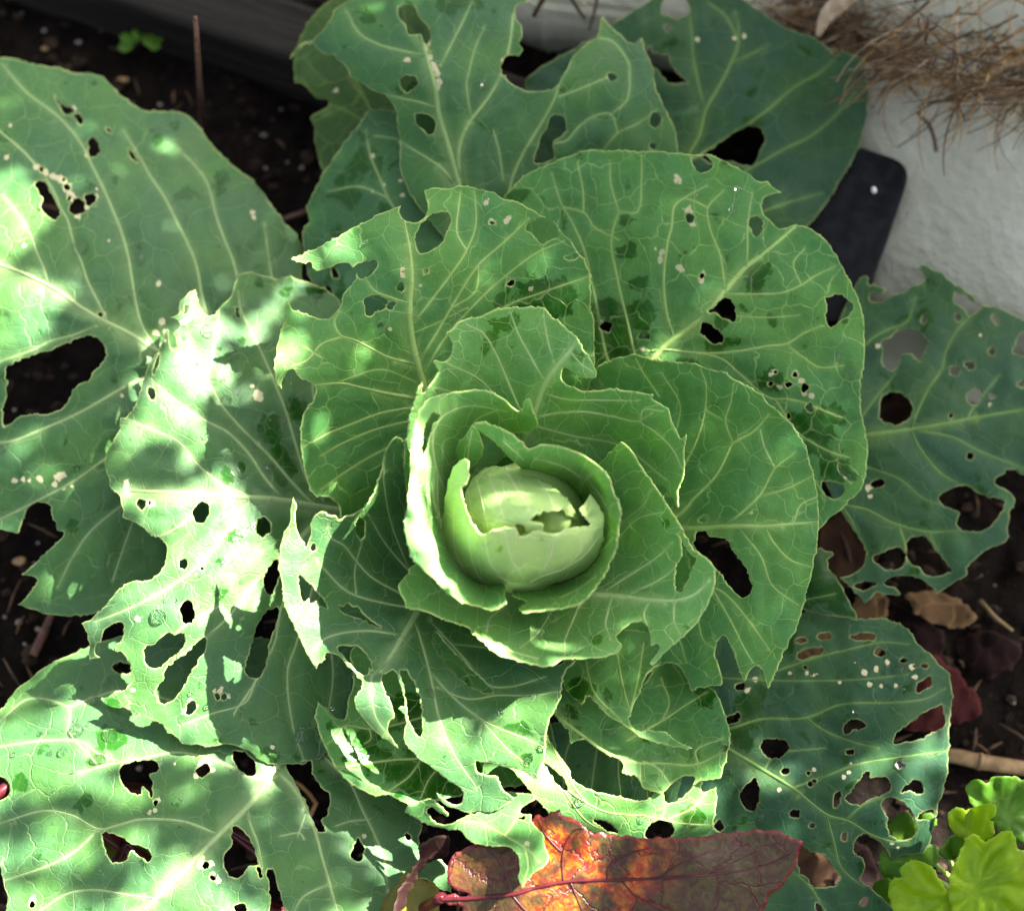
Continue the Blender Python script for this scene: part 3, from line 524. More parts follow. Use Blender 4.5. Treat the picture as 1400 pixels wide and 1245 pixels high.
leaf('BL', 'outer_leaf', 'big sunlit lower left leaf with a thick pale midrib and red stalks showing through its holes', 'blue',
 '-50,985 0,970 20,945 40,928 62,911 90,897 125,883 155,872 200,862 300,870 400,880 480,940 545,1030 572,1100 577,1126 573,1150 585,1166 605,1175 614,1195 617,1219* 600,1214 580,1200 560,1210 530,1290 0,1290 8,1245 10,1235 5,1205 0,1185 -15,1120 -5,1097 10,1088 13,1076 8,1065 0,1060 -30,1050',
 [(380,1045,7.8),(200,1060,8.6),(0,1110,7.6),(60,915,5.6),(10,985,6.6),(150,880,5),(330,880,5.2),(100,1240,8.8),(300,1200,9.2),(450,1200,7.6),(570,1130,6.2),(617,1218,5.2),(500,980,5.6),(110,1010,8.2),(545,1040,5.8)],
 [('500,940 430,1000 380,1045 365,1070 340,1100 305,1135 270,1170 235,1205 190,1250',11,6.5),('375,1062 345,1062 310,1045 270,1032 240,1028 200,1035 160,1042 110,1055',5.5,2.2),('165,1042 135,1030 110,1013 60,1012 0,1020',3,1.8),('130,1040 93,1000 95,985 93,966 40,955 0,985',3,1.8),('93,966 135,951 165,944 250,960',3,1.8),('300,1142 260,1125 230,1120 190,1120 160,1128 135,1133 100,1115 60,1108 0,1125',5,2),('135,1133 100,1165 60,1185 0,1205',3.4,2),('215,1228 170,1222 130,1216 90,1222 50,1248',4,2),('375,1050 400,1075 418,1105 432,1140 440,1170 450,1205 462,1250',6,3.5),('440,1030 460,1050 480,1072 495,1105 512,1140 525,1175 530,1215',5.5,2.5),('338,1105 342,1125 352,1152 358,1185',4,3),('415,1145 410,1138 385,1142',2,1.4),('450,1208 415,1225 400,1250',3,1.6),('408,1140 416,1118 420,1108',2,1.6),('505,1120 480,1122 460,1128',2,1.4)],
 holes=[parse('163,1050 172,1043 190,1040 210,1039 217,1045 214,1053 206,1058 207,1068 207,1078 210,1086 207,1090 200,1078 195,1075 193,1085 190,1086 180,1083 170,1075 164,1062'),parse('267,1053 275,1045 283,1044 287,1053 280,1060 272,1060'),parse('318,1027 325,1025 338,1030 348,1042 349,1052 344,1060 332,1056 322,1045'),parse('139,1142 145,1137 158,1140 170,1147 178,1153 190,1155 200,1160 207,1168 206,1175 200,1177 190,1170 182,1162 177,1163 172,1175 165,1179 155,1177 147,1170 143,1158'),parse('318,1130 325,1130 335,1137 343,1150 350,1165 353,1180 347,1182 338,1185 332,1195 323,1199 312,1194 306,1180 308,1165 316,1155'),
  parse('365,1190 373,1187 378,1205 385,1230 392,1262 370,1262 370,1225 368,1205'),parse('390,1044 405,1040 425,1040 427,1055 433,1065 440,1077 450,1085 450,1100 447,1115 438,1120 447,1133 445,1137 435,1135 428,1122 422,1105 412,1085 402,1065'),parse('480,1170 484,1155 490,1145 493,1150 498,1158 496,1172 490,1178 483,1175'),parse('154,911 160,907 172,907 180,912 180,918 170,921 158,918')],
 small=[(212,1098,2.5,4.5),(558,1143,4,6),(281,1182,6,5),(291,1199,5,3,35),(44,1235,3,5),(328,1242,9,7),(355,1192,3,7,-15)], scars=[(275,1043,6),(285,1043,5),(290,1053,5),(268,1060,5),(275,1172,6),(274,1182,6),(288,1180,5),(290,1194,5),(299,1203,5),(44,1233,6),(45,1227,5),(212,1108,4),(205,1110,4),(215,1094,4),(239,1044,2),(498,1142,4),(208,1050,4),(560,1150,4)],
 wet=[(150,1010,22),(130,1038,14),(155,965,14),(30,1070,14),(95,1040,10),(120,1090,12)], wetbase=.42)
leaf('C', 'outer_leaf', 'sunlit left leaf with lacy holes along its ragged lower edge', 'blue',
 '268,395* 260,398 252,406 246,413 246,424 243,430 232,434* 240,436 245,440 246,448 238,455 240,465 243,475 236,477 232,470 231,458 229,450* 225,460 217,478 208,492 201,502 198,515 193,530 187,550 180,563 172,570 165,571* 163,585 158,598 150,610 145,622 143,630 145,645 150,655 152,668 160,673 165,682 167,700 168,706 178,712 195,720 207,732 220,735 226,742 228,755 226,770 222,778 210,790 198,795 187,793 175,797 160,808 150,820 140,832 130,840 122,848 111,852* 118,865 122,885 122,902* 128,900 137,898* 130,892 131,882 138,875 140,865 147,857 158,850 165,851 170,858 168,870 160,882 155,888 153,884* 157,891 165,890 172,898 178,910 180,925 178,935 172,942 155,948* 165,962 180,972 195,978 210,985 225,993 240,1007 250,1016 270,1018 290,1020 305,1017 320,1018 335,1025 345,1030 355,1040 375,1045 392,1045 410,1044 425,1040 440,1035 446,1028 490,980 530,900 540,800 530,720 510,650 480,560 480,480 470,430 465,412 455,402 440,393 425,387 410,383 395,378 380,381 360,377 345,373 330,374 322,385 317,403 310,412 300,420 293,430 283,431 275,422 270,410',
 [(268,397,11.6),(230,455,12),(143,632,11.4),(180,560,11.6),(340,680,10.4),(460,700,7.6),(520,700,6),(340,376,9.2),(465,405,7.4),(400,520,8.8),(480,600,6.5),(113,853,11.2),(157,948,9.8),(225,760,11.4),(260,860,11),(300,1018,8.8),(420,1042,7.4),(500,940,6.4),(400,850,8.8),(300,540,10.6)],
 [('520,705 460,697 420,690 380,683 345,680 310,678 270,675 230,673 178,671',11,5),('440,692 430,690 400,660 370,625 350,605 325,580 300,550 285,520 265,480 255,455',5,2.5),('385,681 360,650 340,620 310,590 280,575 250,555 225,535 205,518',5,2.5),('345,680 325,672 300,660 270,635 245,605 215,590 172,573',4.4,2.2),('440,680 420,655 405,610 390,560 370,510 345,455 330,425 326,400',4.6,2),('440,610 430,560 425,500 415,450',3,1.6),('300,425 290,490 283,512',2.2,1.4),('450,700 440,705 400,745 370,775 345,800 315,840 285,868 240,900',6,3),('340,682 310,725 280,765 235,800 180,830 130,850',4.4,2),('460,710 440,740 400,800 385,830 375,880 350,930 320,975',5.5,2.2),('445,740 420,830 405,880 393,920 400,990 415,1038',4.6,1.8),('315,838 300,830 285,835 260,850 240,865',3,1.8),('300,678 270,700 235,725 210,735',3,1.6),('350,930 335,960 290,975 250,990',2.4,1.4),('460,740 450,850 455,930 440,1010',3.4,1.6)],
 holes=[parse('245,449 250,445 258,452 258,459 254,465 250,466 247,458'),parse('209,512 212,497 219,481 217,495 212,511'),parse('263,700 270,690 278,687 286,693 284,705 276,715 268,713 263,705'),parse('351,720 354,710 361,706 369,713 370,724 363,732 358,735 352,728'),parse('247,832 250,824 258,820 265,828 266,840 262,850 255,852 248,846'),parse('196,895 200,885 212,880 222,870 232,865 238,868 247,865 253,870 252,880 243,892 230,902 218,912 210,913 200,907'),
  parse('213,947 222,930 228,914 242,902 255,892 268,879 281,871 281,885 275,897 265,912 255,930 243,950 235,958 225,960 217,957'),parse('373,832 380,830 382,838 375,860 368,880 364,905 358,920 348,926 340,923 335,915 338,900 343,890 347,870 355,850 365,835'),parse('361,795 363,785 370,773 379,764 382,780 378,802 370,812 362,806')],
 small=[(254,424,3,8,8),(207,537,4.5,9),(325,428,3,7,-12),(193,689,6,8),(251,771,5,8),(261,967,6,9,25),(297,952,3,6,-10),(307,952,4,3.5),(276,777,2,2.5),(205,687,2,2)],
 scars=[(173,660,6),(172,666,5),(206,688,7),(188,846,5),(294,944,4),(300,944,4),(312,951,4),(303,940,3),(261,957,5),(254,972,5),(268,964,4),(353,538,7),(355,545,6),(345,528,3),(182,943,4),(372,1021,4),(257,437,5),(250,440,4),(226,466,3),(268,785,2)],
 wet=[(370,590,26),(390,640,22),(405,560,18),(330,465,8),(345,985,7),(375,1030,16),(395,400,14),(350,385,10),(430,395,14),(318,735,15),(300,770,9),(298,805,12),(312,655,11),(345,720,8),(240,725,5),(272,790,6),(330,640,8)], wetbase=.42)
leaf('D', 'rosette_leaf', 'smooth round right hand leaf with a bright net of veins and a torn lower edge', 'rose',
 '815,503 825,497 840,491 855,487 868,486 880,488 895,492 915,494 935,496 950,497 965,503 985,508 1000,515 1020,527 1035,535 1045,545 1060,560 1075,572 1085,585 1095,600 1103,615 1108,635 1114,655 1117,675 1119,700 1119,720 1117,745 1113,765 1108,790 1102,812 1097,835 1090,855 1080,875 1070,895 1060,920 1050,942* 1047,930 1042,915 1035,908 1030,911 1022,920 1018,931* 1010,915 1002,890 995,875 990,868 982,872 978,885 978,900 984,915 986,935 968,938 955,940 945,945* 942,935 935,920 928,910 915,905 905,907 895,915 880,935 850,940 825,900 830,820 850,720 850,620 830,550',
 [(920,722,10.2),(850,720,8),(817,502,13.4),(950,497,14.8),(1050,552,15),(1118,700,14.4),(1100,830,13),(1050,940,12),(945,942,10),(880,930,8.4),(850,600,10),(960,610,12),(1020,700,13.6),(980,850,11.4),(860,560,11.4),(900,800,9)],
 [('860,724 925,722 960,722 985,720 1010,719 1050,719 1085,716 1118,714',9,4),('885,712 925,705 950,680 975,655 985,640 995,620 1002,606 1030,590 1050,568',6,2.2),('1002,606 992,575 999,550 1003,525',2.6,1.4),('915,672 940,628 955,595 964,560 965,525 958,505',4,1.6),('964,560 985,572',2,1.4),('995,716 1015,700 1040,675 1060,640 1085,620',4,1.8),('1040,678 1075,668 1112,650',3,1.6),('1045,720 1058,742 1080,765 1108,775',4.4,2),('1010,722 1040,760 1056,800 1090,826',3,1.6),('940,800 980,805 1000,820 1025,850 1050,885',4,1.8),('900,800 950,840 962,875 985,890',3.4,1.6),('975,806 1000,850 1020,890 1030,906',2.4,1.4),('880,850 925,870 938,905',3,1.6),('895,660 930,560 905,510',2.6,1.4),('900,540 880,510 870,492',2.2,1.3),('1060,640 1045,610 1040,590',2,1.3),('1085,716 1095,690 1115,680',2,1.3)],
 holes=[parse('950,733 955,725 963,724 968,732 985,735 993,738 1003,755 1015,770 1022,783 1028,800 1025,812 1015,816 1003,808 993,795 985,783 979,777 960,760 950,748'),parse('955,713 958,707 965,705 968,709 962,714')],
 scars=[(1027,701,2.5)], wetbase=.34, lam=8)
leaf('R1', 'rosette_leaf', 'wide wet upper right leaf spotted with drops, its upper rim notched', 'rose',
 '690,268 700,257 712,245 728,234 748,226 765,218 780,213 795,207 810,205 830,207 855,206 875,208 900,207 920,210 945,211 970,212 990,220 1005,228 1020,236 1035,246 1050,250 1062,259 1069,262* 1055,266 1045,270 1040,280 1043,290 1052,300 1065,312 1075,312 1085,308 1100,309 1115,317 1125,325 1135,336 1146,355 1157,375 1168,395 1176,415 1180,440 1182,465 1182,490 1177,520 1176,550 1180,575 1186,610 1185,635 1180,665 1165,680 1150,697 1135,708 1120,722 1080,740 980,720 880,680 820,600 780,500 740,400 710,330 695,290',
 [(880,500,9.8),(800,480,8.6),(700,262,11),(810,206,12),(960,213,13.4),(1066,262,13),(1100,310,13.4),(1181,460,11.4),(1183,630,9.2),(1122,718,8),(1000,400,12.2),(1000,600,8.4),(800,370,10),(880,320,12),(760,300,10.4),(1080,520,10.6),(880,640,6.5),(1090,400,12.6)],
 [('800,560 870,515 890,493 910,472 940,450 970,425 990,400 1020,365 1040,350 1070,325 1087,310',10,4),('920,458 912,430 908,400 908,370 913,330 918,311 922,282 935,271 966,254',5,2),('991,395 985,350 975,325 970,310 968,284 990,260',3.4,1.6),('868,488 858,440 848,400 842,370 836,340 838,315 846,290',4.4,2),('846,290 872,289 877,245 877,212',2.6,1.4),('846,290 835,250 834,225',2.6,1.4),('838,510 828,480 820,440 812,400 798,340 780,300 768,280 755,240',4,1.6),('798,291 797,260 790,225',2,1.3),('1020,365 1022,340 1022,311 1028,265',3,1.6),('990,402 1015,402 1040,402 1070,400 1095,390 1115,377 1140,365',3.6,1.8),('985,428 1010,432 1050,434 1091,431',2.6,1.5),('890,480 910,478 945,482 975,483 1010,480 1050,473 1075,470 1100,455 1122,446',5,2.4),('1074,471 1100,490 1120,502 1152,500',3.2,1.6),('930,480 985,490 1010,510 1050,543 1080,546 1110,555 1150,570',3.6,1.8),('1060,545 1090,590 1130,615 1160,625',2.4,1.4),('880,500 930,560 1000,620 1080,680',3,1.6),('935,271 950,275 968,284',2,1.4),('1095,388 1085,360 1100,340',2,1.3),('772,283 800,292 812,310 846,328',2,1.3)],
 holes=[parse('946,222 950,215 962,213 973,220 974,228 968,233 958,236 950,228'),parse('937,294 943,292 951,298 948,303 942,305 938,300'),parse('1025,298 1033,295 1041,298 1043,306 1040,318 1034,323 1028,318 1024,308'),parse('970,427 983,412 990,406 997,408 1002,418 1006,430 1005,440 997,437 988,434 980,428'),parse('960,441 968,442 978,448 986,456 989,466 982,470 973,468 962,458 958,450'),parse('1130,408 1140,405 1141,402* 1150,404 1163,412 1167,422 1162,430 1150,438 1143,444 1135,445 1130,440 1131,425'),parse('1123,662 1132,658 1146,659 1154,668 1150,678 1140,682 1128,676'),parse('1146,630 1150,640 1160,650 1164,660 1158,652 1148,642')],
 small=[(829,447,8,7),(879,459,8,5.5),(1087,513,3,4.5),(1079,526,4,5),(1100,530,4.5,7),(1107,557,4,6),(1078,568,3,5),(959,377,3,3),(1060,509,2.5,2),(1054,524,3,2.5)],
 scars=[(927,247,6),(942,288,6),(947,306,5),(903,352,4.5),(905,346,4.5),(902,358,4),(931,368,6),(927,365,4),(896,340,2.5),(958,383,5),(962,374,5),(878,478,4),(1109,541,5),(1096,521,5),(1060,507,4),(1053,512,3.5),(1052,525,4),(1066,529,4),(1088,510,5),(925,243,5),(1099,538,4),(1155,652,3),(822,440,4)],
 wet=[(705,268,16),(855,300,8),(858,345,14),(865,385,16),(760,440,34),(800,470,40),(840,440,34),(880,430,22),(1035,370,16),(1030,395,14),(985,440,12),(1010,465,14),(1060,515,16),(980,470,16),(1055,440,10),(840,480,24),(950,510,26),(1155,440,8),(1130,570,26),(1100,600,34),(1140,640,26)], wetbase=.5)
leaf('M3', 'rosette_leaf', None, 'outer',
 '740,1000 790,985 870,1010 950,1060 940,1100 880,1125 800,1115 745,1070',
 [(745,1030,6.4),(860,1100,6),(940,1080,6),(850,1010,7.2),(800,1115,5.8)],
 [('850,1000 845,1050 850,1100',4,3),('782,1000 772,1040 770,1085',3.4,2.4),('818,1010 812,1050 806,1095',3.4,2.4),('880,1040 884,1075 886,1105',3,2.4)], wetbase=.6)
leaf('G', 'rosette_leaf', 'bright shaded leaf under the ragged lower left leaf, its tip turned up', 'rose',
 '435,958* 440,963 447,966 452,975 460,983 470,982 475,970 477,955 480,945 484,930 481,905 479,890 490,880 540,850 620,850 690,890 740,960 760,1030 720,1070 680,1075 650,1078 632,1085 615,1090 590,1095 570,1099 555,1098 545,1092 530,1085 520,1087 500,1082 480,1070 465,1055 453,1040 445,1020 438,1005 434,990 433,975',
 [(435,960,10.4),(445,1020,10.6),(480,1070,10.6),(560,1097,10.4),(500,1010,9.4),(600,950,7.8),(485,890,8.6),(680,1050,8.4),(560,1030,9),(640,1080,9.4),(720,960,7)],
 [('690,960 640,1005 575,1035 540,1038 500,1043 460,1047 445,1035',4,2.4),('578,1034 560,1060 540,1075 522,1086',3.4,2),('640,960 560,985 510,996 470,992 463,1005 448,1016',3.4,1.8),('505,995 507,1010 500,1015',1.8,1.2),('650,1000 590,1060 575,1090',2.4,1.5)],
 wet=[(500,1025,30),(560,1050,36),(600,1060,40),(620,1010,40),(560,980,30),(640,1060,30)], wetbase=.52)
leaf('M2', 'rosette_leaf', 'sunlit ribbon like lower leaf eaten through above the red leaf', 'rose',
 '748,1003 753,1015 770,1040 778,1052 780,1062 788,1069 800,1075 815,1082 830,1085 845,1088 860,1092 875,1095 885,1092 895,1085 904,1082* 909,1088 908,1095 915,1097 927,1094 937,1086 947,1075 955,1067* 960,1068 958,1075 960,1082 970,1080 979,1075* 980,1092 978,1110 975,1130 968,1140 945,1156 935,1170 890,1190 840,1185 800,1160 770,1130 752,1114 745,1105 735,1095 720,1075 704,1056 690,1040 730,1010',
 [(748,1005,9.4),(705,1050,10.2),(780,1060,10),(745,1105,9.8),(860,1115,10),(880,1180,8),(979,1078,9.6),(970,1140,9),(905,1085,9.8),(800,1140,9.2)],
 [('720,1020 760,1065 790,1090 830,1110 880,1115 930,1125 975,1128',5,2),('748,1005 765,1040 782,1072 800,1095',4,3),('770,1080 800,1120 835,1140',3,2),('905,1118 910,1100 905,1085',2.4,1.6),('915,1118 945,1105 965,1085',2.4,1.5)],
 holes=[parse('744,1042 755,1050 765,1058 773,1070 776,1081 766,1076 755,1062'),parse('811,1120 820,1120 830,1125 840,1132 846,1138 832,1137 820,1128'),parse('882,1142 885,1132 895,1123 905,1121 915,1124 922,1132 918,1142 905,1150 890,1150')], wet=[(940,1105,20),(955,1120,14)], wetbase=.36)
leaf('M1', 'rosette_leaf', 'shaded beaded leaf at the lower right of the head, its rim scalloped by bites', 'rose',
 '757,972 762,980 770,990 778,1000 780,1014 790,1012 800,1010 815,1020 830,1030 845,1037 852,1045 850,1055 860,1057 870,1060 880,1075 895,1082 905,1083 915,1075 925,1065 935,1060 945,1060 950,1065 946,1073 957,1068 965,1066 985,1063 988,1050 993,1035 997,1015 998,1000 993,985 987,965 978,945 970,938 960,925 940,890 880,870 800,880 765,930',
 [(760,975,9.8),(790,1012,10),(850,1050,10.4),(905,1083,10.2),(985,1063,10.4),(998,1005,10.6),(972,938,10.2),(930,890,7.4),(800,890,8),(870,980,8.8),(920,1020,9.6),(780,940,8.8)],
 [('745,955 760,975 790,1000 830,1028 870,1042 910,1043 950,1045 988,1028',5.5,2.2),('860,1010 905,985 935,965 962,948',3.4,1.8),('880,1040 900,1050 915,1070',2.4,1.4),('955,1045 952,1025 985,1010',2.2,1.3),('905,985 915,960 905,930',2.2,1.4),('875,1042 876,1065',2,1.4)],
 wet=[(965,955,16),(985,985,12),(990,1020,10),(780,975,14),(790,995,10)], wetbase=.5)
leaf('Q', 'rosette_leaf', None, 'rose',
 '800,950* 806,951 809,955 815,960 825,970 835,980 850,988 860,995 870,1003 885,1010 900,1015 920,1020 935,1023 947,1022* 930,1015 922,1010 915,1005 910,1000 900,1000 890,997 885,997 875,1000 866,995 860,985 862,975 870,955 876,940 880,930 890,915 905,900 900,870 840,860 785,880 768,920 775,945 787,957 797,962',
 [(802,952,11.4),(835,980,11.6),(880,1007,11.4),(945,1022,11.2),(875,945,11),(900,900,9.4),(840,870,9),(780,930,9.8),(840,930,10.2)],
 [('840,870 850,930 865,985',3.4,2),('800,900 812,945 850,985',2.6,1.6),('880,880 872,930 862,970',2.2,1.5)], wet=[(835,950,14),(790,945,20)], wetbase=.45)
leaf('B', 'rosette_leaf', 'upright leaf behind the head with a pointed torn left side and a large hole near its top', 'rose',
 '396,354* 404,352 412,349 425,342 440,335 460,325 480,313 500,303 520,292 535,287 548,281* 546,290 550,298 560,304 570,304 580,298 584,290 585,280 582,268 581,260* 595,257 610,257 625,255 645,256 660,260 675,264 688,271 700,273 715,280 730,288 747,298* 735,298 725,302 720,308 719,315 728,320 735,330 745,333 757,326 767,324 765,315 756,302* 762,310 770,318 780,330 790,345 797,352 802,362 807,375 808,390 807,410 806,420 811,435 813,455 812,480 812,500 780,600 700,690 600,740 500,740 476,720 468,710* 463,690 450,680 435,678 425,670 420,655 414,630 412,610 412,590 415,568 428,548 432,535 431,527 422,521 412,518 406,510 400,504 393,507 387,520 385,533* 378,520 376,500 378,480 381,465 387,445 390,432 391,420 394,411* 400,423 410,427 425,432 440,436 450,436 458,428 466,418 468,405 475,395 485,385 488,373* 492,382 500,380 510,372 516,362 513,356 505,357 490,360 482,365* 478,360 465,360 450,366 440,369 428,366 425,358 415,360 403,357',
 [(600,640,8),(570,480,13.6),(560,330,16.8),(398,354,17),(385,530,16.4),(378,480,16.6),(394,413,16.8),(482,364,16.4),(422,650,13.2),(468,706,11.2),(416,590,14.4),(500,600,11.2),(650,257,16.2),(745,300,15.8),(805,400,14.2),(813,490,12.6),(700,450,12.8),(650,600,8.6),(548,283,16.6),(500,720,8),(760,600,8.4)],
 [('596,610 580,530 572,500 565,470 561,440 561,410 563,385 562,360 558,330 554,311 550,296',12,4),('568,498 530,488 505,475 485,465 465,458 457,440 464,425',5.5,2.6),('562,416 535,407 513,398 498,380',4.4,2.4),('572,545 530,538 495,530 465,524 432,527',6.5,3),('576,555 520,565 480,580 450,592 416,610',4.4,2),('580,572 520,585 470,605 440,622',4,2),('585,590 530,612 480,640 440,668',3.2,1.8),('567,440 590,410 620,370 638,342 650,310 650,275 648,262',4,1.8),('576,490 600,450 620,415 652,365 690,330 722,300',4.4,1.8),('582,505 610,460 660,405 700,370 735,345 770,330',3.8,1.6),('590,520 640,465 690,420 735,402 805,378',3.6,1.6),('638,342 625,318 627,285 630,262',2,1.3),('620,420 650,398 655,362',2,1.3),('468,460 440,470 420,492 400,500',2.4,1.5),('420,476 438,488',2,1.4),('566,455 600,440 640,420',0.9,.8),('462,522 520,505 565,520',1.6,1.3)],
 holes=[parse('567,330 570,318 574,309 582,300 592,293 605,290 615,292 617,300 612,315 605,330 595,340 580,346 571,343'),parse('498,420 499,410 508,404 518,405 528,410 530,415 526,422 515,425 508,431 500,428'),parse('528,418 534,413 541,414 537,421 531,423'),parse('772,352 780,348 790,347 789,351 780,356')],
 small=[(550,372,2.5,2),(548,392,5,6,25),(583,370,4,3),(699,387,5,4),(672,305,3,2)], scars=[(550,368,4),(550,376,4),(664,278,4.5),(671,303,5),(695,298,5),(692,303,4),(725,395,4),(575,390,2.5),(533,450,3)],
 wet=[(720,400,32),(760,410,34),(680,410,14),(735,435,24),(520,445,8),(480,425,6)], wetbase=.34, lam=5)
leaf('F', 'rosette_leaf', 'ragged sunlit leaf at the lower left of the head, torn into long tongues', 'blue',
 '401,679* 404,690 403,705 405,718 410,732 415,742 418,748 422,740 425,728 423,718 428,708 437,700 443,700 450,705 457,705 463,711* 470,708 480,704 490,700 497,695 505,685 507,680 513,670 516,660 520,650 523,635 527,620 533,607 540,598 550,600 552,640 560,700 580,760 600,800 640,850 690,885 740,903 760,908 775,904 785,902* 781,909 772,918 768,930 766,950 760,968 750,985 747,1000 745,1020 743,1040 737,1055 735,1064* 712,1052 690,1048 665,1042 651,1040* 650,1046 653,1055 665,1060 680,1060 682,1070 690,1082 702,1090 695,1098 680,1106 665,1109 650,1108 640,1110 625,1105 612,1102 602,1095 597,1083* 602,1087 608,1093 618,1098 630,1098 633,1090 632,1080 625,1074 613,1066 595,1052 580,1042 565,1028 552,1011 553,1000 555,985 552,975 545,968* 549,965 553,966 552,955 548,935 543,920 537,915 530,919 522,925 524,938 530,953 537,966 538,978 532,988 530,998 536,1008 543,1021* 530,1012 512,998 498,983 489,970 485,957 492,945 497,936 492,925 478,912 466,900 457,894 445,893 444,900 437,906 433,914* 425,902 417,888 410,870 400,850 392,833 388,820 387,805 384,790 381,775 383,755 385,738 388,730 395,718 397,705 398,690',
 [(565,845,12.8),(545,600,17.6),(500,692,16.8),(401,682,17),(384,770,16.4),(433,912,15.2),(542,1018,13),(500,960,14),(640,1106,11.4),(652,1042,12.4),(735,1062,12.6),(783,905,14),(765,950,13.8),(620,950,12.8),(660,920,12.2),(480,780,14),(620,845,10),(545,740,11.5),(600,1000,12.8),(700,890,11.6),(590,800,9.5)],
 [('590,800 565,845 550,870 535,895 520,915',11,5),('575,832 530,825 490,815 470,805 450,785 435,768',4.4,2),('562,818 510,790 490,770 470,745 452,735 447,722',4.4,2),('585,805 550,770 525,740 505,705',4,2),('558,775 535,715 525,660 527,625',2.6,1.4),('568,850 580,890 590,930 600,980 620,1030 650,1075',4.4,2),('590,920 612,945 640,970 670,990 720,1010 745,1022',3.6,2),('600,940 640,955 680,950 720,950 765,945',3,1.8),('590,850 610,872 640,905 668,936 700,938 745,925',4,2),('620,880 690,890 740,910',2,1.4),('550,868 500,862 450,870 425,890',4,2),('650,975 690,1020 720,1045',2.6,1.6),('520,915 508,925 512,975 530,1005',3,1.6),('487,812 485,780 495,740',2.2,1.4)],
 holes=[parse('461,884 475,882 490,885 500,893 506,905 509,915 504,912 503,920 499,923 490,918 478,906 468,895'),parse('547,918 555,917 560,922 567,935 573,950 576,970 577,990 576,1008 568,1000 560,985 556,965 554,945 551,930'),parse('409,787 415,790 425,800 435,810 445,825 448,831 440,828 432,820 425,824* 422,818 414,822 410,805'),parse('463,827 468,829 474,825 482,827 490,830 500,840 510,850 520,857 505,851 485,843 470,837'),parse('591,868 598,865 604,871 620,890 640,910 660,930 674,945 660,945 640,935 618,915 600,893')],
 small=[(428,748,3,6),(493,723,6,15)], wetbase=.30, wet=[(710,1000,26),(720,1040,10)], lam=5)
leaf('P', 'rosette_leaf', 'curled sunlit leaf scrap hanging over the red leaf', 'rose',
 '553,1108 557,1101 568,1099 575,1095 585,1092 595,1096 605,1104 613,1112 611,1116 600,1109 590,1103 584,1104 584,1112 591,1121 602,1126 614,1126 627,1120 640,1114 655,1110 668,1100 680,1085 700,1082 715,1084 730,1085 733,1091 722,1097 714,1103 711,1109 716,1112 726,1114 727,1122 735,1132 742,1140 743,1142* 744,1155 750,1172 745,1182 735,1190 725,1197 718,1205 714,1214* 710,1208 708,1198 711,1188 710,1175 707,1165 695,1157 670,1155 650,1152 637,1145 630,1135 610,1133 590,1128 570,1119 558,1113',
 [(555,1106,10.2),(600,1100,11.4),(600,1128,10.6),(650,1130,11.6),(690,1090,11),(730,1088,11.6),(745,1150,12.6),(714,1210,13.2),(660,1152,12),(705,1160,13)],
 [('620,1122 655,1125 690,1142 720,1160 735,1175',4,2),('690,1142 705,1120 712,1100',2.4,1.5),('718,1160 722,1185 715,1205',2.4,1.5)],
 small=[(713,1118,6,2)], scars=[(720,1152,4)], wetbase=.3)
leaf('E', 'wrapper_leaf', 'folded leaf above the head with one curled notch beside its midrib', 'inner',
 '578,521* 577,537 583,533 592,522 600,508 599,503 593,495* 600,494 610,494 617,485 620,475 616,462 611,457* 620,450 628,440 640,437 660,432 672,426 690,422 710,421 735,420 745,422 752,432 765,442 780,455 790,463 795,475 805,488 812,500 815,512 815,516* 805,517 795,516 785,510 778,505 772,503 768,506 766,515 770,523 780,530 800,535 820,535 840,533 860,535 880,538 893,541* 891,545 900,552 912,560 917,575 925,590 930,600 938,594* 937,605 934,620 936,640 933,655 928,665 926,680 926,694* 922,685 915,678 905,665 880,660 850,690 780,700 700,700 640,700 580,690 552,660 553,620 556,600 559,580 562,565 567,550 572,535',
 [(720,590,12.2),(740,425,19.4),(812,505,19),(800,530,18),(600,500,19.4),(577,530,20),(615,460,19.6),(920,580,18),(927,688,15.4),(935,605,17),(885,542,18.2),(840,630,11.4),(760,640,9),(650,600,11.2),(555,640,16),(690,500,16),(760,490,17.6),(830,570,14.6),(880,620,13.6),(620,560,14)],
 [('715,600 727,572 735,550 745,525 758,505 775,485 790,465',11,4),('728,572 760,565 800,563 840,570 870,576 890,566',5,2.2),('870,576 895,590 920,615 932,640',3,1.5),('740,537 775,546 820,547 870,548',3,1.8),('741,516 725,487 708,455 698,428',4.4,2),('715,570 702,540 690,512 676,480 660,455 640,445',4.4,2),('756,492 748,462 743,432',3.4,1.8),('700,580 672,535 650,515 612,497',3.2,1.8),('780,482 795,498 810,508',2.6,1.5),('725,580 780,595 850,610 910,655',2.4,1.5),('700,590 640,545 600,530',2.4,1.5),('876,575 880,560 905,562',2,1.3)],
 wet=[(680,445,16),(670,470,16),(650,490,14),(700,440,14),(790,490,12),(700,470,12)], wetbase=.44, bulge=.0010, lam=5)
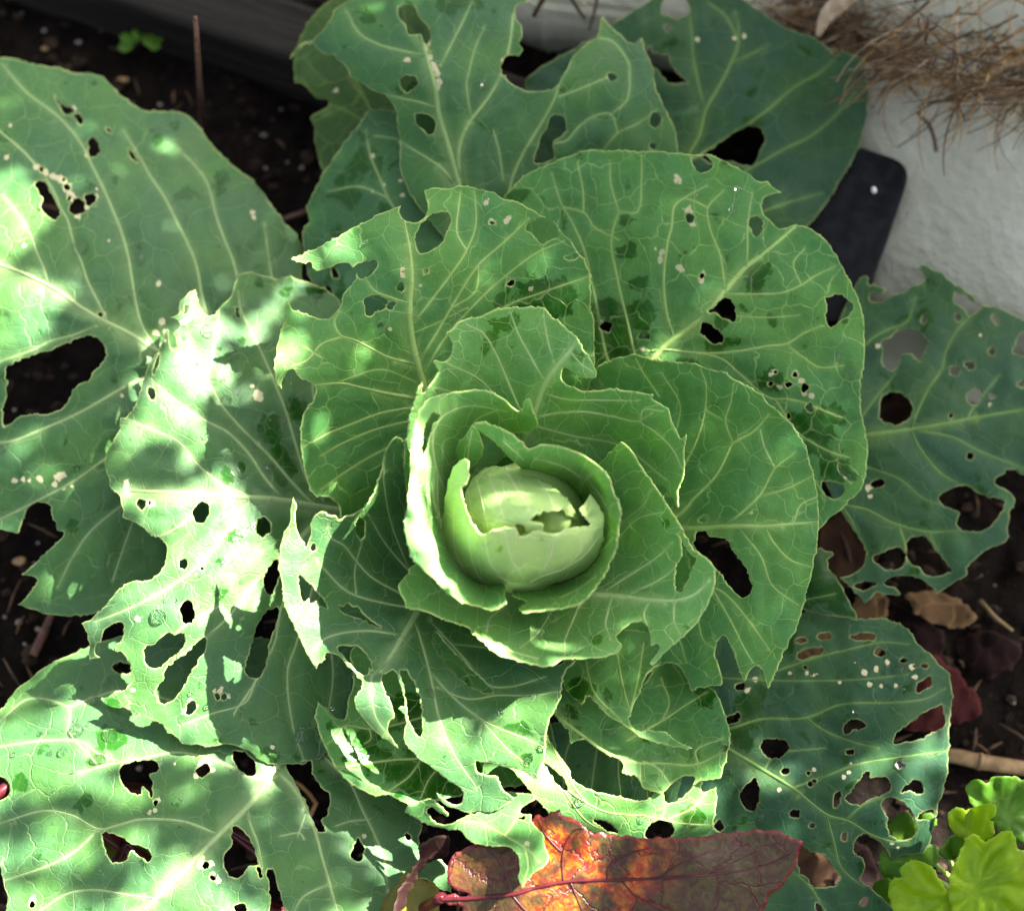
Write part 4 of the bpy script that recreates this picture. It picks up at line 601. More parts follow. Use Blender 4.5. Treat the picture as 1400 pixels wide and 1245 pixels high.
leaf('H', 'wrapper_leaf', 'leaf cupping the head from below, its lip rolled outwards and notched at the right', 'inner',
 '818,640 830,622 840,612 848,605* 857,610 868,625 880,645 895,665 905,680 915,695 925,710 935,730 943,745 953,755 962,762 972,770 977,785 976,800 972,815 965,830 955,845 945,858 930,873 915,885 905,895 893,910* 889,907 895,897 901,890 902,884* 897,880 890,882 889,870 886,858 880,850 870,850 860,853 848,862 842,870 845,876 850,880 848,888 840,893 825,897 810,899 795,900 780,899 770,902 764,905 755,910* 740,909 720,906 700,900 680,893 665,880 650,867 640,857 620,850 600,842 585,836 570,832 557,830* 553,818 545,803 548,795 556,785 566,772 600,760 700,800 780,790 820,740 820,680',
 [(848,606,18.6),(925,708,18),(976,790,18),(930,872,16.6),(892,908,15.2),(845,884,15.6),(755,909,16.4),(790,899,15.8),(660,878,17.8),(557,828,18.2),(547,798,17.6),(815,812,12),(885,820,14.4),(840,700,11.4),(780,850,13),(720,885,15.2),(700,830,10.8),(640,825,13.6),(570,775,15),(700,770,9.5),(880,700,15.2),(870,850,14.6),(940,800,16.4),(690,870,15.6),(610,838,17)],
 [('790,808 815,812 845,814 870,818 890,820 925,820 950,812 968,795',8.5,3),('830,805 870,780 900,760 918,742',4.6,2.4),('865,810 905,790 928,770',4,2),('836,815 830,840 828,855 834,872',4.4,2.4),('888,820 880,840 884,855',3.6,2),('795,818 782,850 772,875 772,895',4.4,2),('760,825 735,865 712,885',3,1.8),('922,820 922,850 930,866',3,1.6),('820,760 850,715 880,690 890,668',2.8,1.5),('690,830 670,845 665,865',2.4,1.5),('690,830 650,825 610,812',3,1.6),('835,750 870,710 905,700',2,1.3),('650,870 700,890 735,900',1.6,1.2)],
 holes=[parse('928,728 931,742 931,757 924,775 922,790 924,806 931,808 938,797 945,778 951,764 942,756 934,745')],
 wet=[(815,876,10),(935,856,10),(910,715,10),(625,850,14),(655,868,8)], wetbase=.34, bulge=.0009, lam=4, step=5)
leaf('I', 'wrapper_leaf', 'leaf curled round the left of the head, its lip a bright sunlit band', 'inner',
 '575,556 582,550 590,543 603,540 620,537 640,535 660,534 672,538 685,545 697,555 706,563 713,562 718,550* 722,546 727,555 730,568 735,582* 727,590 715,591 700,592 680,592 660,598 640,620 628,660 630,720 650,770 690,800 690,815 692,821 680,832 665,832 650,828 630,822 610,810 595,792 580,780 570,770 562,760 555,735 553,715 556,690 560,665 560,640 563,610 566,590 570,570',
 [(572,560,21.2),(620,538,20.4),(665,536,20.6),(733,582,19),(716,560,20.2),(561,640,21.3),(555,710,21.3),(565,762,21.1),(610,808,20.1),(690,818,18.6),(668,831,18.4),(575,640,21.5),(571,700,21.6),(582,752,21.4),(622,800,20.4),(586,640,20.2),(584,700,20.4),(597,748,20),(592,650,18.6),(594,700,17.6),(612,750,16.4),(640,790,15.6),(640,575,17.4),(690,575,17.4),(625,640,12),(625,700,11),(650,775,11.5),(610,565,20),(700,590,15.4)],
 [('630,700 600,650 592,600 605,570 640,555 690,562',2.6,1.6),('640,600 650,575 680,560',2.4,1.4),('625,745 598,700 590,660',2.2,1.6),('640,780 612,745 600,700 598,650',2.2,1.5),('650,790 622,770 604,730',2,1.4),('585,680 588,720 600,760',1.8,1.2)],
 holes=[parse('583,578 590,566 599,566 603,570 594,580 587,600 580,622 577,612 579,592')], wetbase=.34, bulge=.0010, wave=.0014, lam=2, step=4.5)
leaf('J', 'wrapper_leaf', 'wavy leaf ring round the right of the head', 'inner',
 '648,579* 660,578 672,582 685,587 700,595 712,605 723,615 735,610 745,608 757,610 775,614 790,620 805,628 820,640 832,655 838,670 844,685 847,700 845,720 843,735 842,750 835,765 828,780 818,795 805,812 790,825 770,830 750,833 730,836 714,837* 711,829 720,822 700,812 720,780 770,760 795,735 795,705 775,680 745,662 722,655 712,640 705,634 695,625 685,612 672,601 660,592 652,588',
 [(649,580,20.6),(700,596,21),(723,616,21),(757,610,22.2),(805,628,22.4),(847,700,21.8),(842,755,21),(805,812,19.8),(750,833,19),(714,836,18.6),(700,628,19.2),(740,640,18.6),(790,655,18),(815,680,17.6),(822,720,17.4),(815,760,16.6),(790,795,16.2),(745,818,16.6),(770,690,13.4),(790,725,13),(775,760,13),(720,790,13),(722,655,15.5),(665,590,20.2),(830,690,20.2)],
 [('780,700 795,668 803,655 812,645 822,642',6,2.5),('800,658 775,640 752,632 735,628',4,2),('802,655 822,680 834,705',3.4,1.6),('690,605 705,618 715,628',2,1.4),('810,760 825,750 838,735',2,1.4),('770,815 790,805 812,790',2,1.4)], wetbase=.34, bulge=.0010, wave=.0014, lam=2, step=4.5)
leaf('JF', 'wrapper_leaf', None, 'inner',
 '645,580* 652,588 657,600 661,612 657,625 650,640 640,655 632,640 625,628 624,615 628,603 638,592',
 [(646,581,20.2),(660,612,18.4),(625,615,17.4),(640,650,15),(640,610,18.6)], [('640,650 640,620 645,590',2,1.2)], wave=.0008, step=4.5, wetbase=.3)
leaf('L', 'heart_leaf', 'topmost leaf of the ball, torn open so that the next leaf shows', 'heart',
 '622,740 626,700 632,685 640,663 655,645 680,637 705,640 735,653 762,670 780,688 791,708 795,722 800,760 760,800 690,800 640,780',
 [(625,720,16.6),(640,663,17),(680,638,17.2),(735,653,18.4),(792,712,19.6),(720,690,22.6),(700,725,22.2),(760,725,22),(660,700,20.6),(640,780,14),(700,800,14),(790,770,15),(760,680,21.6)],
 [('690,638 705,665 722,695',4,2.2),('650,650 660,690 668,725',2.6,1.6),('665,642 680,680 690,712',2.6,1.6),('735,655 750,675 757,692',2.4,1.5),('640,672 645,700 655,735',2.2,1.5)],
 holes=[parse('724,711 730,706 736,702 746,699 756,697 764,698 769,696 776,702 783,707 788,712 791,719 781,722 763,730 746,729 744,719 735,714 729,712'),parse('704,723 705,718 712,716 716,720 720,727 714,732 712,736 705,734')], wave=.0011, bulge=.0011, rimw=1.9, jit=.6, lam=2, step=4.5, wetbase=.3)
leaf('K', 'heart_leaf', 'front leaf of the ball with a torn upper rim curling at its left', 'heart',
 '607,690 610,670 616,647 624,633 635,627* 641,631 639,645 637,660 631,668 633,688 640,708 650,724 658,731 672,726 690,723 704,724 708,733 716,732 725,729 735,726 746,729 755,731 763,729 773,724 783,721 795,719 808,717 801,707 793,695* 800,689 806,674* 813,682 820,695 826,708 825,725 823,742 815,765 800,780 780,792 750,800 715,806 690,808 660,801 635,791 615,775 606,755 604,730',
 [(605,700,17.6),(622,635,20.4),(640,632,21.2),(636,660,20.8),(634,690,21.4),(655,730,22),(690,724,23),(720,731,23.2),(783,722,22.8),(825,712,20.6),(807,676,20.6),(797,696,20.8),(822,745,18.6),(780,790,15.6),(715,804,15),(650,795,14.6),(610,765,15.4),(700,770,20.2),(660,765,19),(765,765,20.2),(620,720,18.8),(740,750,22)],
 [('715,806 735,790 770,778 800,758 818,735',4,2.4),('722,798 700,765 690,727',3,1.8),('735,790 752,760 756,733',3.4,1.8),('660,800 645,765 640,725',2.6,1.6),('640,792 622,750 620,700',2.4,1.6),('775,776 795,748 790,722',2.6,1.6),('700,800 672,772 662,732',2.4,1.5)], wave=.0011, bulge=.0012, rimw=1.9, jit=.6, lam=2, step=4.5, wetbase=.3, wet=[(680,750,14),(740,735,8)])

# the tight inside of the head and the stalk that carries everything
hm = MB(); c = at(716, 722, .150)
V, F = ICO[3]; hm.add(c + V * np.array([.035, .036, .040]), F)
o = hm.build('head_core', MAT['heart'], CAB)
hb = MB(); c = at(757, 713, .197); V, F = ICO[3]; hb.add(c + V * np.array([.0105, .0115, .013]), F); hb.build('heart_leaf', MAT['heart'], CAB)
st = MB(); st.tube([BASE + [0, 0, -.04], BASE + [0, .004, .02], BASE + [.002, .004, .07], BASE + [.004, .0, .12]], [.013, .014, .017, .022], 12)
st.build('stem', MAT['rose'], CAB)

def petiole(key, path, r0=.006, r1=.010):
    P = smooth(parse(path), False, 10, 0); h0 = float(LEAF[key]['h'](P[:1])[0]) - .003
    z = np.linspace(h0, .035, len(P)); b = MB(); b.tube(list(at(P[:, 0], P[:, 1], z)) + [BASE + [0, .003, .03]], list(np.linspace(r0, r1, len(P))) + [.010], 9)
    o = b.build('leaf_stalk', MAT['rose'], LEAF[key]['obj'])
for k, pth in (('T3', '918,322 860,480 760,660'), ('T1', '632,305 660,450 690,640'), ('R2', '1115,611 950,650 780,730'), ('BR', '885,958 830,880 740,790'), ('BL', '495,944 580,860 670,780'), ('A', '518,658 600,700 670,740'), ('C', '515,704 600,720 670,745'), ('R1', '805,556 760,640 720,720'), ('D', '865,724 800,735 730,748'), ('T2', '598,418 640,520 690,660'), ('M1', '748,957 735,880 715,790')):
    petiole(k, pth)
# ------------------------------------------------------------------ dry palm stump with a mat of roots, top right
ROOT = simple_mat('dry root', (.15, .082, .028), (.33, .20, .078), 130, .8, .4, .001)
ROOTD = simple_mat('dark root', (.045, .027, .014), (.12, .070, .035), 130, .8, .4, .001)
ROOTP = simple_mat('bleached root', (.30, .21, .13), (.50, .39, .26), 130, .75, .3, .001)
tb = at(1370, -150, .02)
PS = empty('palm_stump', tuple(tb)); tag(PS, 'hairy mat of dry brown roots at the foot of a palm stump', 'palm stump')
t = MB(); t.tube([tb + [0, 0, -.02], tb + [0, .01, .08], tb + [.01, .03, .25], tb + [.02, .06, .5]], [.085, .075, .07, .066], 20); t.build('trunk', ROOTD, PS)
def rt(path, w0, w1, mat, z0=.05, z1=.035, lab=None):
    P = smooth(parse(path), False, 6, 0); zz = np.linspace(z0, z1, len(P)) + .003 * wob(P, 60, int(P[0, 0]))
    b = MB(); b.tube(at(P[:, 0], P[:, 1], zz), np.linspace(w0, w1, len(P)) * 2.1e-4, 6); o = b.build('root', mat, PS); return o
for a in [('1312,-40 1310,0 1308,30 1308,62 1315,92 1330,120 1348,142 1357,156',4,2,ROOTP,.07,.05),('1330,5 1322,20 1312,38',3,2,ROOTP,.07,.06),('1420,60 1380,80 1340,102 1315,128 1300,152',9,10,ROOT,.06,.045),('1420,110 1370,122 1330,132 1290,138 1262,142',8,6,ROOTD,.055,.045),('1262,142 1256,156 1268,168 1276,185 1280,208',6,7,ROOTD,.045,.036),('1285,145 1272,170 1245,190 1226,202',3,3,ROOTD,.045,.034),('1258,116 1290,100 1330,76 1420,30',5,6,ROOT,.045,.06),('1420,15 1370,-5 1325,25 1290,55 1262,90',5,3,ROOT,.06,.05),('1305,42 1260,52 1225,58 1190,61',3,3,ROOTP,.055,.045),('1220,44 1232,68 1250,96',4,5,ROOT,.055,.045),('1250,96 1225,105 1205,130 1190,150',3,2,ROOTD,.04,.032),('1410,65 1375,75 1345,110 1320,140',5,4,ROOT,.06,.05),('1315,150 1306,175 1302,195',1.5,1,ROOT,.04,.032),('1225,70 1222,90 1228,105',2,1.5,ROOTD,.04,.034),('1330,88 1340,120 1355,150',2.5,1.5,ROOT,.06,.045),('1060,20 1090,34 1112,38',6,4,ROOTD,.05,.04),('1150,70 1180,60 1210,55',4,3,ROOTD,.045,.04),('1222,8 1240,16 1246,22',4,3,ROOTP,.06,.055),('1278,0 1260,16 1248,36',4,3,ROOTP,.06,.05),('1376,12 1383,35 1389,60',3,2,ROOTP,.065,.055),('1335,42 1350,60 1345,62',2.5,1.5,ROOT,.06,.05),('1250,95 1254,112 1256,125',2,1,ROOT,.04,.034),('1410,105 1380,112 1350,108 1330,116',6,4,ROOT,.06,.05),('745,-5 735,12 730,22',9,8,ROOTD,.05,.035),('776,-10 790,12 800,26',6,5,ROOTD,.05,.03),('790,-8 800,8 810,15',3,2.5,ROOTP,.05,.045),('818,-10 812,20 805,42',6,4,ROOTD,.045,.03)]:
    rt(*a)
b = MB(); P = smooth(parse('1170,-15 1148,5 1130,22 1118,50'), False, 6, 0); b.tube(at(P[:, 0], P[:, 1], np.linspace(.07, .05, len(P))), np.interp(np.linspace(0, 1, len(P)), [0, .5, .75, 1], [.0065, .0062, .0045, .0016]), 8); b.build('bark_splinter', ROOTP, PS)
def hair(mat, nn, seed, rr, ylo=-80):
    g = np.random.default_rng(seed); b = MB()
    for k in range(nn):
        x = g.uniform(1075, 1500); lim = np.interp(x, [1080, 1200, 1300, 1400, 1470], [52, 84, 135, 150, 155]); y = lim - abs(g.normal(0, 50)) - g.uniform(0, 30) + 6
        if y < ylo: y = g.uniform(ylo, lim)
        a = g.normal(math.radians(150), (.5 if k % 3 else 1.4)); L = g.uniform(30, 150) * (1 if k % 4 else .5); P = []; z = g.uniform(.025, .036) if x < 1230 else g.uniform(.03, .10); cv = g.normal(0, .38)
        for i in range(6):
            u = i / 5; P.append((x + L * u * math.cos(a + cv * u), y + L * u * math.sin(a + cv * u) * .8, z - .012 * u + g.normal(0, .0015)))
        P = np.array(P); w = rr * g.uniform(.5, 1.4); b.tube(at(P[:, 0], P[:, 1], np.maximum(P[:, 2], .023)), np.linspace(w, w * .4, 6), 4, False)
    return b
for mat, nn, sd, rr in ((ROOT, 330, 1, .00052), (ROOTD, 330, 2, .0008), (ROOTP, 110, 3, .00042)):
    tag(hair(mat, nn, sd, rr).build('fine_roots', mat, PS), kind='stuff')

# ------------------------------------------------------------------ small things on the soil
def leafy(name, out, zf, mat, parent=None, step=7, thick=.0006, jit=.4, ctrl=None, uvs=100, seed=0, holes=(), fold=None):
    loops = [smooth(out, True, 3, jit, seed)] + [smooth(h, True, 3, jit) for h in holes]; L = loops[0]
    gx, gy = np.meshgrid(np.arange(L[:, 0].min(), L[:, 0].max(), step), np.arange(L[:, 1].min(), L[:, 1].max(), step)); g = np.stack([gx.ravel(), gy.ravel()], -1) + .01
    g = g[inside(g, loops)]; bA = np.concatenate(loops); bB = np.concatenate([np.roll(l, -1, 0) for l in loops])
    if len(g): d, _, _ = dseg(g, bA, bB); g = g[d > 3]
    cons = []; b = 0
    for l in loops: cons += [(b + i, b + (i + 1) % len(l)) for i in range(len(l))]; b += len(l)
    cv, _, cf, _, _, _ = mgeo.delaunay_2d_cdt([Vector(p) for p in np.concatenate([bA, g])], cons, [], 0, .05)
    P2 = np.array([v[:] for v in cv]); T = np.array([f[:] for f in cf if len(f) == 3]); T = T[inside(P2[T].mean(1), loops)]
    us = np.unique(T); mp = -np.ones(len(P2), int); mp[us] = np.arange(len(us)); P2 = P2[us]; T = mp[T]
    a = P2[T]; ar = (a[:, 1, 0]-a[:, 0, 0])*(a[:, 2, 1]-a[:, 0, 1]) - (a[:, 1, 1]-a[:, 0, 1])*(a[:, 2, 0]-a[:, 0, 0]); T[ar > 0] = T[ar > 0][:, ::-1]
    z = zf(P2); fv = np.zeros(len(P2))
    if fold:
        th = np.arctan2(P2[:, 1] - fold[1], P2[:, 0] - fold[0]); rr = np.hypot(P2[:, 0] - fold[0], P2[:, 1] - fold[1]); cs_ = np.cos(th * fold[2] + .6 * np.sin(rr / 17)); fv = np.clip(cs_, 0, 1) ** 10 * np.clip(rr / 12, 0, 1); z = z - fold[3] * np.clip(rr / 50, 0, 1.3) * cs_ ** 2
    o = mesh_obj(name, at(P2[:, 0], P2[:, 1], z), T, mat, parent)
    uvl = o.data.uv_layers.new(name='UVMap'); li = np.zeros(len(o.data.loops), np.int32); o.data.loops.foreach_get('vertex_index', li)
    uvl.data.foreach_set('uv', (P2[li] / uvs).astype(np.float32).ravel())
    d, _, _ = dseg(P2, bA, bB); af = o.data.attributes.new('fold', 'FLOAT', 'POINT'); af.data.foreach_set('value', fv.astype(np.float32)); at_ = o.data.attributes.new('rimd', 'FLOAT', 'POINT'); at_.data.foreach_set('value', np.clip(d / 40, 0, 1).astype(np.float32))
    s = o.modifiers.new('thickness', 'SOLIDIFY'); s.thickness = thick; s.offset = -1
    return o
def green_mat(name, c1, c2, vein, trans, tw=.35, rough=.45, spec=.25):
    q = NT(name); uv = q.new('ShaderNodeUVMap').outputs[0]; nz = q.noise(uv, 5, 5, .6); big = q.noise(uv, 1.6, 3)
    c = q.mix(q.ramp(big.outputs[0], .35, .65), c1, c2); c = q.mix(q.ramp(nz.outputs[0], .5, .8, 0, .35), c, vein)
    v = q.new('ShaderNodeTexVoronoi', feature='DISTANCE_TO_EDGE', voronoi_dimensions='2D', i_Scale=2.6); vm = q.new('ShaderNodeVectorMath', operation='MULTIPLY_ADD'); q.l(big.outputs['Color'], vm.inputs[0]); vm.inputs[1].default_value = (.5, .5, 0); q.l(uv, vm.inputs[2]); q.l(vm.outputs[0], v.inputs['Vector'])
    c = q.mix(q.ramp(v.outputs['Distance'], .005, .045, .6, 0), c, vein); fa = q.new('ShaderNodeAttribute', attribute_name='fold'); c = q.mix(q.math('MULTIPLY', fa.outputs['Fac'], .55), c, tuple(min(1, x * 1.5) for x in vein)); rd_ = q.new('ShaderNodeAttribute', attribute_name='rimd'); c = q.mix(q.ramp(rd_.outputs['Fac'], .0, .09, .35, 0), c, tuple(min(1, x * 1.25 + .01) for x in vein)); q.l(c, q.p.inputs['Base Color']); q.p.inputs['Roughness'].default_value = rough; q.p.inputs['Specular IOR Level'].default_value = spec
    q.l(q.bump(nz.outputs[0], .35, .0015), q.p.inputs['Normal'])
    tr = q.new('ShaderNodeBsdfTranslucent'); tr.inputs[0].default_value = (*trans, 1); ms = q.new('ShaderNodeMixShader'); ms.inputs[0].default_value = tw
    q.l(q.p.outputs[0], ms.inputs[1]); q.l(tr.outputs[0], ms.inputs[2]); q.l(ms.outputs[0], q.out.inputs[0]); return q.m
GER = green_mat('lime leaf', (.15, .28, .006), (.21, .34, .007), (.28, .40, .02), (.46, .62, .008), .45, .32)
GERD = green_mat('green leaf', (.05, .15, .008), (.08, .19, .012), (.13, .25, .03), (.26, .46, .01), .4)
# sprout
g0 = soil_at(195, 62); SPR = empty('green_sprout', tuple(g0)); tag(SPR, 'tiny bright green seedling on the bare soil at the top left', 'seedling')
b = MB(); b.tube([g0, g0 + [.001, 0, .018]], [.0008, .0006], 5); b.build('stem', GERD, SPR)
for i, (a, L_, w_) in enumerate(((205, 34, 9), (160, 30, 8), (115, 24, 8), (60, 26, 8), (20, 36, 9), (335, 30, 8), (185, 20, 7), (350, 20, 7))):
    c0 = np.array([192.0, 56.0]); d = np.array([math.cos(R(a)), -math.sin(R(a)) * .7]); e = np.array([-d[1], d[0]])
    P = [tuple(c0 + d * L_ * u + e * w_ * k) + (False,) for u, k in ((.1, 0), (.35, .5), (.7, .95), (.92, .6), (1.0, 0), (.92, -.6), (.7, -.95), (.35, -.5))]
    leafy('leaf', P, lambda Q, i=i: -.022 + .004 * (i % 3) - .0009 * np.hypot(Q[:, 0] - 192, Q[:, 1] - 56) / 10 * (1 + .3 * (i % 2)) + .0006 * np.cos(Q[:, 0] / 4), GERD, SPR, 5, .0004)
TWIG = simple_mat('twig', (.075, .035, .022), (.15, .075, .05), 200, .7)
p = soil_at(276, 172, .004); b = MB(); b.tube([p, at(273, 120, .05), at(270, 70, .095), at(267, 24, .125)], [.0019, .0018, .0017, .0014], 7); tag(b.build('dead_stalk', TWIG), 'thin brown dead stalk standing upright behind the big left leaf', 'stalk')
b = MB(); b.tube([soil_at(385, 300, .004), soil_at(410, 292, .006), soil_at(428, 284, .006)], [.0014, .0016, .0012], 6); tag(b.build('twig', TWIG), 'short reddish twig on the soil between the big left leaf and the wet lobed leaf', 'twig')
b = MB(); b.tube([soil_at(45, 895, .004), soil_at(58, 868, .005), soil_at(70, 840, .006)], [.0028, .003, .002], 7); tag(b.build('twig', TWIG), 'brown twig on the soil below the torn lobe of the left leaf', 'twig')
b = MB(); P = [(402,1068),(412,1074),(424,1086),(432,1098),(428,1106),(424,1115)]; b.tube([soil_at(x, y, .006) for x, y in P], [.0012] * 6, 6); tag(b.build('dry_tendril', simple_mat('tendril', (.25, .13, .05), (.4, .22, .09), 90)), 'pale brown curled tendril seen through the long hole by the lower left midrib', 'tendril')
STRAW = simple_mat('straw', (.14, .085, .038), (.25, .165, .08), 120, .6)
b = MB(); P = [(1250,1025),(1310,1034),(1340,1041),(1400,1050),(1470,1060)]; b.tube([soil_at(x, y, .007) for x, y in P], [.0036, .0048, .005, .0048, .0045], 9)
b.tube([soil_at(1336, 1040, .007), soil_at(1342, 1041.5, .007)], [.0056, .0056], 9); tag(b.build('straw_stick', STRAW), 'jointed straw coloured stick on the soil at the lower right', 'stick')
b = MB(); b.tube([soil_at(1340, 820, .006), soil_at(1362, 845, .008), soil_at(1385, 862, .006)], [.0012, .0014, .0009], 6); tag(b.build('twig', STRAW), 'thin light twig on the soil right of the tan fallen leaf', 'twig')
def dead(ot, z, mat, lab, amp=.004, sd=0):
    P0 = np.mean([p[:2] for p in parse(ot)], 0)
    o = leafy('fallen_leaf', ot, lambda P: z - .042 + amp * np.cos((P[:, 0] - P0[0]) / 28 + sd) + .9 * amp * wob(P, 30, sd + 3), mat, None, 8, .0007, 1.8, seed=sd); tag(o, lab, 'fallen leaf', 'fallen leaves on the soil at the right'); return o
DRED = green_mat('dull red leaf', (.024, .006, .006), (.042, .012, .011), (.10, .02, .02), (.35, .03, .03), .2, .85, .05)
DBRN = green_mat('brown leaf', (.022, .012, .008), (.042, .023, .013), (.06, .035, .02), (.2, .1, .03), .12, .85, .05)
DTAN = green_mat('tan leaf', (.060, .036, .018), (.10, .060, .030), (.22, .13, .06), (.3, .2, .05), .12, .85, .05)
DDRK = green_mat('dark leaf', (.006, .003, .003), (.013, .006, .006), (.03, .015, .012), (.12, .03, .02), .1, .85, .05)
dead('1262,895 1290,905 1315,925 1335,950 1342,972 1320,985 1290,995 1250,1000 1215,985 1220,940', .012, DRED, 'dull red fallen leaf beside the upper right rim of the hole riddled leaf', sd=1)
dead('1240,812 1268,808 1300,812 1328,830 1335,845 1315,858 1285,852 1255,840', .012, DTAN, 'tan oval fallen leaf below the laced right leaf', sd=2)
dead('1120,720 1150,700 1190,720 1200,770 1170,800 1130,790', .012, DBRN, 'brown fallen leaf under the gap between the two right leaves', sd=3)
dead('1165,825 1190,808 1210,815 1212,840 1195,862 1165,855', .016, DTAN, 'pale tan fallen leaf showing just above the hole riddled leaf', .002, sd=4)
dead('1190,815 1240,830 1290,868 1280,900 1230,870 1200,850', .007, DDRK, 'dark purple fallen leaf left of the tan oval one', sd=5)
dead('1310,880 1350,862 1395,880 1385,910 1340,925', .006, DDRK, 'dark purple fallen leaf right of the tan oval one', sd=6)
dead('1135,1140 1185,1160 1205,1210 1190,1260 1140,1230 1100,1180', .008, DDRK, 'dark purple fallen leaf under the big bite right of the red leaf tip', sd=7)
dead('1090,1140 1130,1150 1150,1200 1110,1225 1085,1190', .016, DBRN, 'rusty brown fallen leaf under the oval hole by the red leaf tip', .003, sd=8)
dead('1205,545 1245,535 1262,575 1215,590 1190,570', .010, DBRN, 'brown fallen leaf under the round hole of the laced right leaf', .002, sd=9)
dead('1060,860 1160,855 1215,870 1190,900 1100,905 1050,890', .014, DTAN, 'pale dry fallen leaf under the upper slots of the hole riddled leaf', .002, sd=10)

# ------------------------------------------------------------------ red beet
q = NT('red beet leaf'); uv = q.new('ShaderNodeUVMap').outputs[0]; nb = q.noise(uv, 1.5, 4, .55, .6); nf = q.noise(uv, 9, 6, .65, 1.2); nm = q.noise(uv, 3.2, 5, .6, .4)
sx = q.new('ShaderNodeSeparateXYZ'); q.l(uv, sx.inputs[0])
c = q.mix(q.ramp(nf.outputs[0], .38, .66), (.046, .018, .009), (.068, .056, .013)); c = q.mix(q.ramp(nm.outputs[0], .5, .68, 0, .8), c, (.072, .036, .020))
fire = q.math('MULTIPLY', q.ramp(nb.outputs[0], .40, .60), q.math('MULTIPLY', q.ramp(sx.outputs[0], 9.4, 8.7), q.ramp(sx.outputs[0], 6.9, 7.5, .15, 1.0))); fr = q.mix(q.ramp(nf.outputs[0], .42, .62), (.36, .030, .012), (.48, .17, .010)); c = q.mix(fire, c, fr)
rd = q.new('ShaderNodeAttribute', attribute_name='rimd').outputs['Fac']; c = q.mix(q.ramp(rd, 0, .16, .75, 0), c, (.20, .02, .03))
v = q.new('ShaderNodeTexVoronoi', feature='DISTANCE_TO_EDGE', voronoi_dimensions='2D', i_Scale=1.6); vm = q.new('ShaderNodeVectorMath', operation='MULTIPLY_ADD'); q.l(nm.outputs['Color'], vm.inputs[0]); vm.inputs[1].default_value = (.5, .5, 0); q.l(uv, vm.inputs[2]); q.l(vm.outputs[0], v.inputs['Vector'])
vl = q.ramp(v.outputs['Distance'], .004, .04, 1, 0); c = q.mix(q.math('MULTIPLY', vl, .75), c, (.085, .010, .016)); q.l(c, q.p.inputs['Base Color']); q.p.inputs['Roughness'].default_value = .32; q.p.inputs['Specular IOR Level'].default_value = .4
q.l(q.bump(q.math('ADD', nm.outputs[0], q.math('MULTIPLY', vl, -.35)), .5, .004), q.p.inputs['Normal'])
tr = q.new('ShaderNodeBsdfTranslucent'); q.l(q.mix(fire, (.16, .016, .008), (.60, .20, .01)), tr.inputs[0]); ms = q.new('ShaderNodeMixShader'); ms.inputs[0].default_value = .3
q.l(q.p.outputs[0], ms.inputs[1]); q.l(tr.outputs[0], ms.inputs[2]); q.l(ms.outputs[0], q.out.inputs[0]); BEET = q.m
PURP = green_mat('purple beet leaf', (.022, .008, .009), (.038, .015, .011), (.055, .040, .016), (.12, .03, .015), .2, .6, .1)
OLV = green_mat('olive beet leaf', (.10, .11, .012), (.16, .15, .018), (.10, .02, .015), (.40, .38, .02), .3, .35)
STEM = simple_mat('red stalk', (.036, .0045, .0065), (.075, .009, .012), 60, .3, .2, .001)
bb = at(520, 1290, .0); BT = empty('red_beet_plant', tuple(bb)); tag(BT, 'red leaved beet plant whose long purple orange leaf lies across the bottom of the picture', 'beet plant')
tp = TPS([(605,1220,10.6),(640,1156,11.2),(735,1112,12),(800,1130,12.4),(960,1140,13),(1095,1150,12.6),(1050,1230,11),(850,1203,11.6),(700,1222,11.2),(850,1290,10.2),(660,1290,9.8),(950,1170,13.2)], 5)
BZ = lambda P: tp(P) + .0012 * wob(P, 60, 77) + .0007 * wob(P, 22, 78)
RB = leafy('leaf', '611,1190 612,1180* 616,1174 622,1168 632,1160 645,1153 660,1152 690,1140 720,1131 728,1120* 735,1112 742,1116 748,1112 758,1107 765,1105* 770,1112 785,1119 795,1125 802,1133 810,1139 825,1138 840,1142 860,1143 885,1146 905,1145 930,1145 955,1142 980,1140 1000,1137 1020,1135 1040,1134 1060,1134 1075,1138 1085,1145 1098,1150* 1095,1162 1090,1178 1080,1195 1070,1210 1055,1222 1045,1240 1030,1262 960,1300 800,1310 660,1300 640,1270 630,1240 612,1236 603,1232* 612,1224 640,1224 626,1217 617,1210 610,1200', BZ, BEET, BT, 6, .0007, 1.1, seed=5)
def rib(path, w0, w1, zf, mat, parent, name='midrib'):
    P = smooth(parse(path), False, 6, 0); b = MB(); b.tube(at(P[:, 0], P[:, 1], zf(P) + .0001), np.linspace(w0, w1, len(P)) * 2.1e-4, 8); return b.build(name, mat, parent)
rib('600,1229 650,1227 700,1222 740,1211 780,1204 850,1202 900,1200 970,1195 1040,1184 1085,1165', 6, 2, BZ, STEM, RB)
for pth in ('770,1205 768,1180 772,1155 785,1135 800,1132','830,1203 832,1185 850,1170 890,1158','768,1165 745,1140 735,1120','700,1222 690,1190 672,1165','900,1200 930,1180 980,1160','850,1203 870,1225 920,1250','780,1205 790,1230 800,1255','700,1223 720,1245 760,1270','970,1195 1000,1180 1040,1160'):
    rib(pth, 2.4, 1.2, BZ, simple_mat('dark red vein', (.035, .006, .008), (.07, .012, .015), 60, .4, 0) if 'VD' not in globals() else VD, RB, 'side_vein')
    VD = bpy.data.materials['dark red vein']
tq = TPS([(612,1145,10.6),(600,1145,11),(565,1180,10.2),(540,1240,9.4),(590,1180,9.2),(560,1220,8.8),(545,1260,8.8),(613,1160,9.8)], 4)
